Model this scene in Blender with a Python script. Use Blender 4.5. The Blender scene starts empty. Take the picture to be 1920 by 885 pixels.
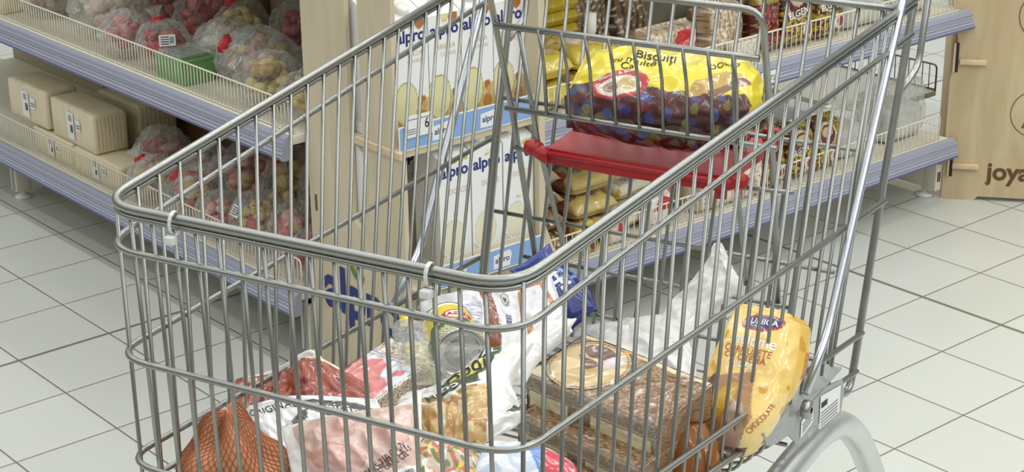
import bpy, bmesh, math, random
import numpy as np
from mathutils import Vector, Matrix
SC = bpy.context.scene
COL = SC.collection
PI = math.pi
# ------------------------------------------------------------------ camera
F = 3399.0
PITCH, ROLL, CAMH = .365, .013, 1.5144
def cam_rows():
    fwd = np.array([0, math.cos(PITCH), -math.sin(PITCH)]); right = np.array([1., 0, 0]); down = np.cross(fwd, right)
    c, s = math.cos(ROLL), math.sin(ROLL)
    return np.array([c*right+s*down, -s*right+c*down, fwd])
CM = cam_rows()
CP = np.array([0, 0, CAMH])
cam = bpy.data.objects.new('camera', bpy.data.cameras.new('camera'))
COL.objects.link(cam)
cam.data.sensor_width = 36; cam.data.lens = F*36/1920; cam.data.clip_start = .05; cam.data.clip_end = 60
mw = Matrix(((CM[0][0], -CM[1][0], -CM[2][0], 0), (CM[0][1], -CM[1][1], -CM[2][1], 0), (CM[0][2], -CM[1][2], -CM[2][2], CAMH), (0, 0, 0, 1)))
cam.matrix_world = mw
SC.camera = cam
# ------------------------------------------------------------------ light
SC.view_settings.view_transform = 'Standard'; SC.view_settings.look = 'None'
SC.view_settings.exposure = 0.15; SC.view_settings.gamma = 1.0; SC.view_settings.use_curve_mapping = False
wd = bpy.data.worlds.new('hall'); SC.world = wd; wd.use_nodes = True
_n = wd.node_tree.nodes; _k = wd.node_tree.links        # a hall: bright white ceiling above, dimmer goods all around
_t = _n.new('ShaderNodeTexCoord'); _s = _n.new('ShaderNodeSeparateXYZ'); _r = _n.new('ShaderNodeValToRGB')
_k.new(_t.outputs['Generated'], _s.inputs[0]); _k.new(_s.outputs[2], _r.inputs[0]); _k.new(_r.outputs[0], _n['Background'].inputs[0])
_r.color_ramp.elements[0].position = .10; _r.color_ramp.elements[0].color = (.19, .185, .16, 1)
_r.color_ramp.elements[1].position = .55; _r.color_ramp.elements[1].color = (.98, 1.0, .98, 1)
_n['Background'].inputs[1].default_value = .66
def area(x, y, z, sx, sy, e, tx=0, ty=0, rz=0, col=(.985, .99, .975)):
    d = bpy.data.lights.new('unseen_ceiling_light', 'AREA'); d.shape = 'RECTANGLE'; d.size = sx; d.size_y = sy; d.energy = e; d.color = col
    o = bpy.data.objects.new('unseen_ceiling_light', d); COL.objects.link(o); o.location = (x, y, z); o.rotation_euler = (tx, ty, rz)
for ix, row in enumerate((-1.6, -.3, 1.0, 2.3, 3.6)):          # unseen ceiling tube rows along the aisle, multiplied to put glints on the wires
    for iy, t in enumerate((-2.7, -.9, .9, 2.7, 4.5)):  # first t: lamps behind the camera, added to brighten upright faces
        px, py = row*math.cos(.70)-t*math.sin(.70)+.6, row*math.sin(.70)+t*math.cos(.70)+.2
        area(px, py, 3.05, .11, 1.3, (13, 9, 8.6, 8.4, 9)[iy]*(.45, .62, 1.0, 1.3, 1.45)[ix], rz=math.radians(40))
# ------------------------------------------------------------------ frames
SA = .6997963
def shop(s, t, z=0): return np.array([s*math.cos(SA)-t*math.sin(SA), s*math.sin(SA)+t*math.cos(SA), z])
CX, CY, YAW = -.205, 1.601, -.513
def cart(l, y, z=0): return np.array([CX+math.cos(YAW)*l-math.sin(YAW)*y, CY+math.sin(YAW)*l+math.cos(YAW)*y, z])
def ray(u, v):
    return CM.T @ np.array([(u-960)/F, (v-442.5)/F, 1.])
def hit(u, v, p, n):
    d = ray(u, v); return CP + d*(((p-CP) @ n)/(d @ n))
def uncart(p):
    d = p[:2]-np.array([CX, CY]); c, s = math.cos(YAW), math.sin(YAW); return np.array([c*d[0]+s*d[1], -s*d[0]+c*d[1], p[2]])
def unshop(p):
    c, s = math.cos(SA), math.sin(SA); return np.array([c*p[0]+s*p[1], -s*p[0]+c*p[1], p[2]])
def cy(u, v, y): return uncart(hit(u, v, cart(0, y), np.array([-math.sin(YAW), math.cos(YAW), 0])))   # where a sight line meets the cart's cross plane y
def cz(u, v, z): return uncart(hit(u, v, np.array([0, 0, z]), np.array([0, 0, 1.])))
def cl(u, v, l): return uncart(hit(u, v, cart(l, 0), np.array([math.cos(YAW), math.sin(YAW), 0])))
def ss(u, v, s): return unshop(hit(u, v, shop(s, 0), np.array([math.cos(SA), math.sin(SA), 0])))
def tt(u, v, t): return unshop(hit(u, v, shop(0, t), np.array([-math.sin(SA), math.cos(SA), 0])))
# ------------------------------------------------------------------ colours and materials
def lin(c):
    c = np.asarray(c, float)/255.; return np.where(c <= .04045, c/12.92, ((c+.055)/1.055)**2.4)
def L4(c): r = lin(c); return (float(r[0]), float(r[1]), float(r[2]), 1)
MATS = {}
def mat(name, col, rough=.5, metal=0, coat=0, bump=0, bscale=60, spec=.5, trans=0, var=0, vscale=8, stretch=None, alpha=1, sss=0, attr=False):
    if name in MATS: return MATS[name]
    m = bpy.data.materials.new(name); m.use_nodes = True; N = m.node_tree.nodes; K = m.node_tree.links
    b = N['Principled BSDF']
    b.inputs['Base Color'].default_value = L4(col); b.inputs['Roughness'].default_value = rough; b.inputs['Metallic'].default_value = metal
    b.inputs['Coat Weight'].default_value = coat; b.inputs['Coat Roughness'].default_value = .12; b.inputs['Specular IOR Level'].default_value = spec
    b.inputs['Transmission Weight'].default_value = trans; b.inputs['Alpha'].default_value = alpha
    if attr:
        a = N.new('ShaderNodeAttribute'); a.attribute_name = 'Col'; K.new(a.outputs['Color'], b.inputs['Base Color'])
    if bump or var:
        tc = N.new('ShaderNodeTexCoord'); mp = N.new('ShaderNodeMapping'); K.new(tc.outputs['Object'], mp.inputs[0])
        if stretch: mp.inputs['Scale'].default_value = stretch
    if var:
        n = N.new('ShaderNodeTexNoise'); n.inputs['Scale'].default_value = vscale; n.inputs['Detail'].default_value = 4; K.new(mp.outputs[0], n.inputs['Vector'])
        r = N.new('ShaderNodeValToRGB'); c0 = lin(col)
        r.color_ramp.elements[0].position = .3; r.color_ramp.elements[1].position = .7
        r.color_ramp.elements[0].color = (*[float(x*(1-var)) for x in c0], 1); r.color_ramp.elements[1].color = (*[float(min(1, x*(1+var))) for x in c0], 1)
        K.new(n.outputs['Fac'], r.inputs[0]); K.new(r.outputs[0], b.inputs['Base Color'])
    if bump:
        n = N.new('ShaderNodeTexNoise'); n.inputs['Scale'].default_value = bscale; n.inputs['Detail'].default_value = 3; K.new(mp.outputs[0], n.inputs['Vector'])
        bp = N.new('ShaderNodeBump'); bp.inputs['Strength'].default_value = bump; bp.inputs['Distance'].default_value = .004
        K.new(n.outputs['Fac'], bp.inputs['Height']); K.new(bp.outputs[0], b.inputs['Normal'])
    MATS[name] = m; return m
def film(name, tint=(235, 238, 235), a=.16, rough=.12, edge=.55, bump=.6, bscale=45):
    """thin see-through plastic film"""
    if name in MATS: return MATS[name]
    m = bpy.data.materials.new(name); m.use_nodes = True; N = m.node_tree.nodes; K = m.node_tree.links
    b = N['Principled BSDF']; b.inputs['Base Color'].default_value = L4(tint); b.inputs['Roughness'].default_value = rough
    b.inputs['Coat Weight'].default_value = .6; b.inputs['Coat Roughness'].default_value = .06
    tr = N.new('ShaderNodeBsdfTransparent'); mx = N.new('ShaderNodeMixShader'); lw = N.new('ShaderNodeLayerWeight'); lw.inputs[0].default_value = .35
    tc = N.new('ShaderNodeTexCoord'); n = N.new('ShaderNodeTexNoise'); n.inputs['Scale'].default_value = bscale; n.inputs['Detail'].default_value = 2; n.inputs['Distortion'].default_value = 1.5
    K.new(tc.outputs['Object'], n.inputs['Vector'])
    bp = N.new('ShaderNodeBump'); bp.inputs['Strength'].default_value = bump; bp.inputs['Distance'].default_value = .01
    K.new(n.outputs['Fac'], bp.inputs['Height']); K.new(bp.outputs[0], b.inputs['Normal']); K.new(bp.outputs[0], lw.inputs['Normal'])
    ma = N.new('ShaderNodeMath'); ma.operation = 'MULTIPLY_ADD'; ma.inputs[1].default_value = edge; ma.inputs[2].default_value = a; ma.use_clamp = True
    K.new(lw.outputs['Facing'], ma.inputs[0]); K.new(ma.outputs[0], mx.inputs[0]); K.new(tr.outputs[0], mx.inputs[1]); K.new(b.outputs[0], mx.inputs[2])
    K.new(mx.outputs[0], N['Material Output'].inputs[0]); MATS[name] = m; return m
ZINC = mat('zinc_plated_wire', (158, 160, 155), .34, .93)
ZINCD = mat('worn_zinc_tube', (164, 167, 162), .33, .85, bump=.03, bscale=20, var=.1, vscale=25)
CHROME = mat('chromed_tube', (205, 210, 218), .3, 1.0)
STEEL = mat('galvanised_sheet', (176, 180, 178), .5, .55, var=.05, vscale=30)
CREAMW = mat('cream_coated_wire', (232, 226, 206), .45)
DECK = mat('cream_steel_shelf', (222, 218, 202), .5, coat=.1)
RAIL = mat('lavender_price_rail', (156, 160, 178), .28, coat=.5)
RAILC = mat('clear_rail_lip', (176, 180, 196), .2, coat=.7)
RAILD = mat('violet_rail_edge', (98, 97, 138), .35)
WHITE = mat('white_plastic', (238, 238, 236), .4)
LABEL = mat('white_paper_label', (236, 236, 236), .6)
INK = mat('black_ink', (40, 38, 42), .6)
GREYINK = mat('grey_ink', (120, 120, 128), .6)
NAVY = mat('navy_ink', (30, 46, 120), .5)
RED = mat('red_plastic', (170, 26, 34), .42, coat=.15, bump=.06, bscale=500)
REDINK = mat('red_ink', (200, 40, 45), .5)
DARK = mat('dark_gap', (48, 40, 34), .8)
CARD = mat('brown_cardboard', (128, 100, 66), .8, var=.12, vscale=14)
RUB = mat('grey_rubber', (70, 72, 74), .7)
PAINT = mat('printed_film', (255, 255, 255), .3, coat=.7, bump=.25, bscale=70, attr=True)
PAPER = mat('printed_card', (255, 255, 255), .5, coat=.15, attr=True)
FOOD = mat('food_surface', (255, 255, 255), .6, bump=.3, bscale=120, attr=True)
CLEAR = film('clear_film', a=.07, edge=.42, rough=.07, bump=1.0, bscale=60)
ALU = mat('brushed_tube', (220, 223, 222), .36, .8, bump=.05, bscale=40, var=.06, vscale=18)
CLEARM = film('misty_film', a=.17, edge=.5, rough=.09, bump=1.0, bscale=50)
MILKY = film('milky_film', (236, 236, 232), a=.74, edge=.3, rough=.3, bump=.35, bscale=25)
def wood(name, c1, c2, sc):
    m = mat(name, c1, .62); N = m.node_tree.nodes; K = m.node_tree.links; b = N['Principled BSDF']
    tc = N.new('ShaderNodeTexCoord'); mp = N.new('ShaderNodeMapping'); mp.inputs['Scale'].default_value = sc
    n = N.new('ShaderNodeTexNoise'); n.inputs['Scale'].default_value = 6; n.inputs['Detail'].default_value = 6; n.inputs['Distortion'].default_value = 1.2
    r = N.new('ShaderNodeValToRGB'); r.color_ramp.elements[0].position = .35; r.color_ramp.elements[1].position = .68
    r.color_ramp.elements[0].color = L4(c2); r.color_ramp.elements[1].color = L4(c1)
    K.new(tc.outputs['Object'], mp.inputs[0]); K.new(mp.outputs[0], n.inputs['Vector']); K.new(n.outputs['Fac'], r.inputs[0]); K.new(r.outputs[0], b.inputs['Base Color']); return m
PLYL = wood('pale_birch_plywood', (214, 203, 176), (202, 189, 160), (3, 3, .5))
PLY = wood('birch_plywood', (206, 187, 150), (190, 170, 132), (4, 4, .7))
EDGEP = mat('plywood_edge', (212, 190, 158), .6, var=.1, vscale=60)
# ------------------------------------------------------------------ mesh collecting
class MB:
    def __init__(s): s.v = []; s.f = []; s.m = []; s.col = None; s.sm = []
    def add(s, vs, fs, mi=0, smooth=False):
        o = len(s.v); s.v += [tuple(map(float, p)) for p in vs]
        for f in fs: s.f.append([i+o for i in f]); s.m.append(mi); s.sm.append(smooth)
        return s
    def box(s, a, b, mi=0, bev=0, T=None):
        bm = bmesh.new(); bmesh.ops.create_cube(bm, size=1)
        for v in bm.verts: v.co = Vector([(a[i]+b[i])/2+v.co[i]*(b[i]-a[i]) for i in range(3)])
        if bev: bmesh.ops.bevel(bm, geom=bm.edges[:], offset=bev, segments=2, profile=.6, affect='EDGES')
        bm.verts.index_update(); vs = [tuple(T @ v.co) if T else tuple(v.co) for v in bm.verts]; fs = [[v.index for v in f.verts] for f in bm.faces]; bm.free()
        return s.add(vs, fs, mi, bool(bev))
    def tube(s, pts, r, n=8, mi=0, closed=False, cap=True):
        P = [Vector(p) for p in pts]; m = len(P); rings = []
        t0 = (P[1]-P[0]).normalized(); up = Vector((0, 0, 1)) if abs(t0.z) < .9 else Vector((1, 0, 0)); nn = t0.cross(up).normalized()
        for i in range(m):
            if closed: t = (P[(i+1) % m]-P[i-1]).normalized()
            else: t = (P[min(i+1, m-1)]-P[max(i-1, 0)]).normalized()
            nn = (nn-t*nn.dot(t)).normalized(); bb = t.cross(nn)
            rr = r[i] if hasattr(r, '__len__') else r
            rings.append([P[i]+nn*(rr*math.cos(2*PI*k/n))+bb*(rr*math.sin(2*PI*k/n)) for k in range(n)])
        vs = [p for g in rings for p in g]; fs = []
        for i in range(m if closed else m-1):
            j = (i+1) % m
            for k in range(n): fs.append([i*n+k, i*n+(k+1) % n, j*n+(k+1) % n, j*n+k])
        if cap and not closed: fs += [list(range(n))[::-1], [(m-1)*n+k for k in range(n)]]
        return s.add(vs, fs, mi, True)
    def prism(s, poly, off, mi=0):
        """poly: 3-D points, off: extrusion vector"""
        n = len(poly); A = [Vector(p) for p in poly]; B = [p+Vector(off) for p in A]
        return s.add(A+B, [list(range(n))[::-1], [n+i for i in range(n)]]+[[i, (i+1) % n, n+(i+1) % n, n+i] for i in range(n)], mi)
    def lathe(s, prof, c, ax=(0, 0, 1), n=28, mi=0):
        ax = Vector(ax).normalized(); e = ax.orthogonal().normalized(); g = ax.cross(e); c = Vector(c); vs = []; m = len(prof)
        for r, h in prof:
            for k in range(n): vs.append(c+ax*h+(e*math.cos(2*PI*k/n)+g*math.sin(2*PI*k/n))*max(r, 1e-5))
        fs = [[i*n+k, i*n+(k+1) % n, (i+1)*n+(k+1) % n, (i+1)*n+k] for i in range(m-1) for k in range(n)]
        return s.add(vs, fs, mi, True)
    def build(s, name, mats, parent=None):
        me = bpy.data.meshes.new(name); me.from_pydata(s.v, [], s.f)
        for m in (mats if isinstance(mats, (list, tuple)) else [mats]): me.materials.append(m)
        me.polygons.foreach_set('material_index', s.m); me.polygons.foreach_set('use_smooth', s.sm)
        if s.col is not None:
            a = me.attributes.new('Col', 'FLOAT_COLOR', 'POINT'); c = np.ones((len(s.v), 4)); c[:len(s.col), :3] = s.col; a.data.foreach_set('color', c.ravel())
        bm = bmesh.new(); bm.from_mesh(me); bmesh.ops.recalc_face_normals(bm, faces=bm.faces); bm.to_mesh(me); bm.free()
        me.update(); o = bpy.data.objects.new(name, me); COL.objects.link(o)
        if parent: o.parent = parent
        return o
def fillet(P, r, n=5, closed=False):
    P = [Vector(p) for p in P]; out = []; m = len(P)
    for i, p in enumerate(P):
        if not closed and i in (0, m-1): out.append(p); continue
        a = P[i-1]; b = P[(i+1) % m]; da = (a-p); db = (b-p); rr = min(r, da.length*.45, db.length*.45)
        A = p+da.normalized()*rr; B = p+db.normalized()*rr
        for k in range(n+1):
            t = k/n; out.append(A*(1-t)**2+p*2*t*(1-t)+B*t*t)
    return out
def tag(o, label=None, cat=None, group=None, kind=None):
    if label: o['label'] = label
    if cat: o['category'] = cat
    if group: o['group'] = group
    if kind: o['kind'] = kind
    return o
def thing(name, label, cat, loc=(0, 0, 0), rz=0, group=None):
    o = bpy.data.objects.new(name, None); COL.objects.link(o); o.location = tuple(map(float, loc)); o.rotation_euler = (0, 0, rz); o.empty_display_size = .05
    return tag(o, label, cat, group)
_TC = {}
def text_geo(txt, size, bold=0.0, align='CENTER'):
    k = (txt, bold, align)
    if k not in _TC:
        cu = bpy.data.curves.new('lettering', 'FONT'); cu.body = txt; cu.size = 1; cu.align_x = align; cu.align_y = 'CENTER'; cu.offset = bold; cu.resolution_u = 4
        o = bpy.data.objects.new('lettering', cu); COL.objects.link(o); dg = bpy.context.evaluated_depsgraph_get(); me = o.evaluated_get(dg).to_mesh()
        _TC[k] = ([tuple(v.co) for v in me.vertices], [list(p.vertices) for p in me.polygons]); bpy.data.objects.remove(o); bpy.data.curves.remove(cu)
    v, f = _TC[k]; return [(a*size, b*size) for a, b, c in v], f
def put_text(mb, txt, size, fn, mi, bold=0.0, rot=0, sx=1, align='CENTER'):
    """fn maps plane coordinates (metres) to a 3-D point"""
    v, f = text_geo(txt, size, bold, align); c, s = math.cos(rot), math.sin(rot)
    mb.add([fn(x*sx*c-y*s, x*sx*s+y*c) for x, y in v], f, mi)
def plane_fn(o, ux, uy, lift=None):
    o = Vector(o); ux = Vector(ux).normalized(); uy = Vector(uy).normalized(); n = ux.cross(uy).normalized()
    return lambda x, y: o+ux*x+uy*y+n*(lift or .0004)
def disc(mb, fn, x, y, rx, ry, mi, n=22, lift=0, ring=0):
    if ring:
        vs = [fn(x+rx*k*math.cos(2*PI*i/n), y+ry*k*math.sin(2*PI*i/n)) for k in (1, 1-ring) for i in range(n)]
        mb.add(vs, [[i, (i+1) % n, n+(i+1) % n, n+i] for i in range(n)], mi)
    else: mb.add([fn(x+rx*math.cos(2*PI*i/n), y+ry*math.sin(2*PI*i/n)) for i in range(n)], [list(range(n))], mi)
def rect(mb, fn, x0, y0, x1, y1, mi, n=1):
    for i in range(n):
        a = x0+(x1-x0)*i/n; b = x0+(x1-x0)*(i+1)/n
        mb.add([fn(a, y0), fn(b, y0), fn(b, y1), fn(a, y1)], [[0, 1, 2, 3]], mi)
# ------------------------------------------------------------------ pattern helpers for painted film
def snoise(x, y, seed, n=7, f=1.):
    r = np.random.RandomState(seed); o = np.zeros_like(x)
    for i in range(n):
        a = r.uniform(0, 2*PI); k = f*r.uniform(.6, 1.6)*2*PI; o = o+np.sin(k*(x*math.cos(a)+y*math.sin(a))+r.uniform(0, 6.28)+1.3*np.sin(k*.5*(x*math.sin(a)-y*math.cos(a))+r.uniform(0, 6)))
    return o/n
def ridged(x, y, seed, f): return 1-2.2*np.abs(snoise(x, y, seed, 5, f))
class Pic:
    """colour painter on u,v in 0..1"""
    def __init__(s, U, V, base, asp=1.): s.U = U; s.V = V; s.a = asp; s.c = np.tile(lin(base), (U.size, 1))
    def fill(s, m, c, k=1.): s.c = np.where(m[:, None], s.c*(1-k)+lin(c)*k, s.c); return s
    def rect(s, u0, v0, u1, v1, c, k=1.): return s.fill((s.U > u0) & (s.U < u1) & (s.V > v0) & (s.V < v1), c, k)
    def ell(s, u, v, ru, rv, c, ang=0, k=1., ring=0):
        x = (s.U-u)*s.a; y = s.V-v; X = x*math.cos(ang)+y*math.sin(ang); Y = -x*math.sin(ang)+y*math.cos(ang); d = (X/(ru*s.a))**2+(Y/rv)**2
        return s.fill((d < 1) & (d > ring), c, k)
    def poly(s, P, c, k=1.):
        ins = np.zeros(s.U.size, bool); n = len(P)
        for i in range(n):
            (x0, y0), (x1, y1) = P[i], P[(i+1) % n]
            with np.errstate(divide='ignore', invalid='ignore'):
                cr = ((y0 > s.V) != (y1 > s.V)) & (s.U < (x1-x0)*(s.V-y0)/(y1-y0+1e-12)+x0)
            ins ^= cr
        return s.fill(ins, c, k)
    def noise(s, c, seed, f=6, th=.2, k=1., m=None):
        q = snoise(s.U*s.a, s.V, seed, 6, f) > th
        return s.fill(q if m is None else q & m, c, k)
def resample(row, n):
    row = np.array(row, float); k = len(row)
    if k == 2:
        t = np.linspace(0, 1, n)[:, None]; return row[0]*(1-t)+row[1]*t
    t = np.linspace(0, k-1, n); i = np.clip(t.astype(int), 0, k-2); f = (t-i)[:, None]
    p0 = row[np.clip(i-1, 0, k-1)]; p1 = row[i]; p2 = row[i+1]; p3 = row[np.clip(i+2, 0, k-1)]
    return .5*((2*p1)+(-p0+p2)*f+(2*p0-5*p1+4*p2-p3)*f*f+(-p0+3*p1-3*p2+p3)*f**3)
def pouch(name, parent, rows, th, paint=None, mats=None, seal=(.06, .06), wr=.0015, wf=4, seed=1, nu=90, nv=90, back=.5, pw=(3, 3.5), bumps=None, extra=None, facing=(0, -.7, .7), usel=(0, 0)):
    """a filled film bag. rows (bottom to top) of 3-D points; th = bulge of its front; extra(fn, mb, Lu, Lv) adds lettering"""
    R = np.array([resample(r, nu) for r in rows]); S = np.array([resample(R[:, i], nv) for i in range(nu)]).transpose(1, 0, 2)   # nv,nu,3
    du = np.gradient(S, axis=1); dv = np.gradient(S, axis=0); n = np.cross(du, dv); n /= np.linalg.norm(n, axis=2)[..., None]+1e-12
    if n.mean((0, 1)) @ np.array(facing) < 0: n = -n
    V, U = np.meshgrid(np.linspace(0, 1, nv), np.linspace(0, 1, nu), indexing='ij')
    Lu = np.linalg.norm(np.diff(S[nv//2], axis=0), axis=1).sum(); Lv = np.linalg.norm(np.diff(S[:, nu//2], axis=0), axis=1).sum()
    vv = np.clip((V-seal[0])/(1-seal[0]-seal[1]), 0, 1); uu = np.clip((U-usel[0])/(1-usel[0]-usel[1]), 0, 1)
    prof = np.sqrt(np.clip(1-np.abs(2*uu-1)**pw[0], 0, 1))*np.sqrt(np.clip(1-np.abs(2*vv-1)**pw[1], 0, 1))
    edge = np.minimum(np.minimum(U, 1-U), np.minimum(V, 1-V)); e0 = np.clip(edge*60, 0, 1)
    X, Y = U*Lu/.1, V*Lv/.1
    w = ridged(X, Y, seed, wf*.35)*.7+snoise(X, Y, seed+9, 6, wf)*.5
    H = th*prof*(1+.15*snoise(X, Y, seed+3, 5, 1.2))+wr*w*(.35+.65*np.clip(prof, 0, 1))+.0006
    if bumps is not None: H = H+bumps(U, V)*prof
    top = S+n*(H*e0)[..., None]
    bot = S-n*((back*th*prof+.0006)*e0)[..., None]
    mb = MB(); q = [[j*nu+i, j*nu+i+1, (j+1)*nu+i+1, (j+1)*nu+i] for j in range(nv-1) for i in range(nu-1)]
    mb.add(top.reshape(-1, 3), q, 0, True); mb.add(bot.reshape(-1, 3), [f[::-1] for f in q], 0, True)
    if paint is not None:
        c = paint(Pic(U.ravel(), V.ravel(), (255, 255, 255), Lu/Lv)).c; mb.col = np.vstack([c, c])
    def fn(u, v, lift=.0008):
        a = min(max(u, 0), .9999)*(nu-1); b = min(max(v, 0), .9999)*(nv-1); i, j = int(a), int(b); a -= i; b -= j
        p = (top[j, i]*(1-a)+top[j, i+1]*a)*(1-b)+(top[j+1, i]*(1-a)+top[j+1, i+1]*a)*b
        return p+n[j, i]*lift
    if extra: extra(fn, mb, Lu, Lv)
    return mb.build(name, mats or [PAINT, INK, LABEL, NAVY, REDINK, GREYINK], parent)
def tx(fn, mb, Lu, Lv, txt, u, v, size, mi, rot=0, bold=.01, sx=1, align='CENTER'):
    put_text(mb, txt, size, lambda x, y: fn(u+x/Lu, v+y/Lv), mi, bold, rot, sx, align)
# ================================================================== floor
def build_floor():
    mb = MB(); mb.box((-6, -3, -.05), (9, 12, 0)); m = mat('glazed_floor_tiles', (206, 208, 199), .3, coat=.25)
    N = m.node_tree.nodes; K = m.node_tree.links; b = N['Principled BSDF']; tc = N.new('ShaderNodeTexCoord')
    sp = N.new('ShaderNodeSeparateXYZ'); K.new(tc.outputs['Object'], sp.inputs[0])
    def mth(op, *a):
        n = N.new('ShaderNodeMath'); n.operation = op
        for i, x in enumerate(a):
            if isinstance(x, (int, float)): n.inputs[i].default_value = x
            else: K.new(x, n.inputs[i])
        return n.outputs[0]
    lines = []; dist = {}
    for ax, off, thick in ((0, .170, 2.965), (1, .165, 3.161)):
        g = mth('PINGPONG', mth('ADD', mth('SUBTRACT', sp.outputs[ax], off), 40), .1); dist[ax] = g
        lines.append(mth('LESS_THAN', g, .0017)); lines.append(mth('LESS_THAN', mth('ABSOLUTE', mth('SUBTRACT', sp.outputs[ax], thick)), .0032))
    j = lines[0]
    for q in lines[1:]: j = mth('MAXIMUM', j, q)
    wn = N.new('ShaderNodeTexWhiteNoise'); wn.noise_dimensions = '2D'; cb = N.new('ShaderNodeCombineXYZ')
    for ax, off in ((0, .170), (1, .165)): K.new(mth('FLOOR', mth('DIVIDE', mth('SUBTRACT', sp.outputs[ax], off), .2)), cb.inputs[ax])
    K.new(cb.outputs[0], wn.inputs['Vector'])
    ns = N.new('ShaderNodeTexNoise'); ns.inputs['Scale'].default_value = 5; ns.inputs['Detail'].default_value = 5; K.new(tc.outputs['Object'], ns.inputs['Vector'])
    mix = N.new('ShaderNodeMix'); mix.data_type = 'RGBA'; mix.inputs[6].default_value = L4((195, 198, 190)); mix.inputs[7].default_value = L4((203, 206, 199))
    K.new(mth('ADD', mth('MULTIPLY', wn.outputs['Value'], .6), mth('MULTIPLY', ns.outputs['Fac'], .4)), mix.inputs[0])
    m2 = N.new('ShaderNodeMix'); m2.data_type = 'RGBA'; m2.inputs[7].default_value = L4((112, 110, 98)); K.new(j, m2.inputs[0]); K.new(mix.outputs[2], m2.inputs[6]); K.new(m2.outputs[2], b.inputs['Base Color'])
    bp = N.new('ShaderNodeBump'); bp.inputs['Strength'].default_value = .5; bp.inputs['Distance'].default_value = .001; bp.invert = True; K.new(j, bp.inputs['Height']); K.new(bp.outputs[0], b.inputs['Normal'])
    o = mb.build('floor', m); o.rotation_euler = (0, 0, SA); return tag(o, kind='structure')
build_floor()
# ================================================================== gondola shelving (local axes = shop axes s, t)
def SHOPT(name, label, cat, s, t, z=0, group=None): return thing(name, label, cat, shop(s, t, z), SA, group)
def fence(parent, p0, p1, h, step=.0125, r=.0011, mat_=None, name='wire_fence', ends=True, r2=.002):
    """upright wires with a rounded top wire between two base points"""
    p0 = Vector(p0); p1 = Vector(p1); mb = MB(); n = int((p1-p0).length/step); up = Vector((0, 0, h))
    mb.tube(fillet([p0, p0+up, p1+up, p1], .012), r2, 6); mb.tube([p0+Vector((0, 0, .003)), p1+Vector((0, 0, .003))], r2*.8, 6)
    for i in range(1, n): q = p0.lerp(p1, i/n); mb.tube([q, q+up], r, 5)
    return mb.build(name, mat_ or CREAMW, parent)
def rail(parent, axis, front, a, b, z, sign):
    """price rail: axis 't' runs along t at s=front (facing -s); 's' runs along s at t=front (facing -t)"""
    prof = [(0, 0), (-.006, .001), (-.010, .006), (-.006, .010), (-.008, .014), (-.003, .020), (-.001, .034), (.003, .044), (.012, .048), (.016, .047), (.016, 0)]
    mb = MB()
    if axis == 't': P = [(front+x, a, z+y) for x, y in prof]; off = (0, b-a, 0)
    else: P = [(a, front+x, z+y) for x, y in prof]; off = (b-a, 0, 0)
    mb.prism(P, off, 0)
    def strip(x, y0, y1, mi):
        if axis == 't': mb.box((front+x-.0012, a+.002, z+y0), (front+x+.001, b-.002, z+y1), mi)
        else: mb.box((a+.002, front+x-.0012, z+y0), (b-.002, front+x+.001, z+y1), mi)
    strip(-.0095, .0035, .0075, 1); strip(-.0045, .021, .0235, 2); strip(-.003, .036, .0375, 2)
    return mb.build('price_rail', [RAIL, RAILD, RAILC], parent)
# ---- left gondola: faces -s
GL = SHOPT('shelf_unit', 'cream two-level shelf unit with lavender rails stretching along the left', 'shelf', 0, 0)
T0, T1 = 2.745, 4.75; ZL = (.118, .435)
for z in ZL:
    MB().box((1.772, T0, z+.028), (2.15, T1, z+.045), 0, .002).build('shelf_deck', DECK, GL)
    rail(GL, 't', 1.757, T0-.004 if z < .3 else T0, T1, z, -1)
    fence(GL, (1.785, T1, z+.045), (1.785, T0+.01, z+.045), .062)
MB().box((1.772, T0, .79), (2.15, T1, .81), 0, .002).build('shelf_deck', DECK, GL)
MB().box((2.15, T0, .05), (2.165, T1, 1.3)).build('back_panel', mat('beige_back_panel', (176, 166, 140), .7), GL)
for t in (T0+.03, 4.06):
    mb = MB(); mb.box((1.80, t-.012, .02), (2.15, t+.012, .125), 0, .003); mb.box((1.80, t-.016, .022), (1.835, t+.016, .125), 0, .002)
    mb.lathe([(0, 0), (.02, 0), (.02, .006), (.007, .010), (.007, .024)], (1.822, t, 0), n=16, mi=1)
    mb.box((2.13, t-.012, 0), (2.15, t+.012, .05)); mb.build('base_foot', [DECK, WHITE], GL)
for t in (T0+.012, 4.06):
    MB().box((2.12, t-.01, .0), (2.15, t+.01, 1.3)).build('upright', DECK, GL)
# ---- right gondola: faces -t
GR = SHOPT('shelf_unit', 'cream two-level biscuit shelf unit with lavender rails behind the trolley handle end', 'shelf', 0, 0)
S0, S1 = 2.17, 3.50; ZR = (.113, .428)
for i, z in enumerate(ZR):
    s1 = S1 if i == 0 else 3.525
    MB().box((S0, 2.508, z+.028), (s1, 2.87, z+.045), 0, .002).build('shelf_deck', DECK, GR)
    rail(GR, 's', 2.492, S0, s1+.004, z, -1)
    fence(GR, (S0, 2.52, z+.045), (s1-.03, 2.52, z+.045), .062, step=.0155)
MB().box((S0, 2.508, .79), (3.45, 2.87, .81), 0, .002).build('shelf_deck', DECK, GR)
MB().box((S0, 2.875, .03), (3.16, 2.89, 1.3)).build('back_panel', mat('grey_back_panel', (150, 148, 132), .7), GR)
for s in (3.18, 3.49):
    mb = MB(); mb.box((s-.014, 2.85, 0), (s+.014, 2.885, 1.25 if s < 3.3 else .16), 0, .001)
    if s < 3.3:
        for k in range(24): mb.box((s-.006, 2.8485, .17+k*.03), (s+.006, 2.8505, .188+k*.03), 1)
    mb.build('upright', [DECK, DARK], GR)
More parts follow.
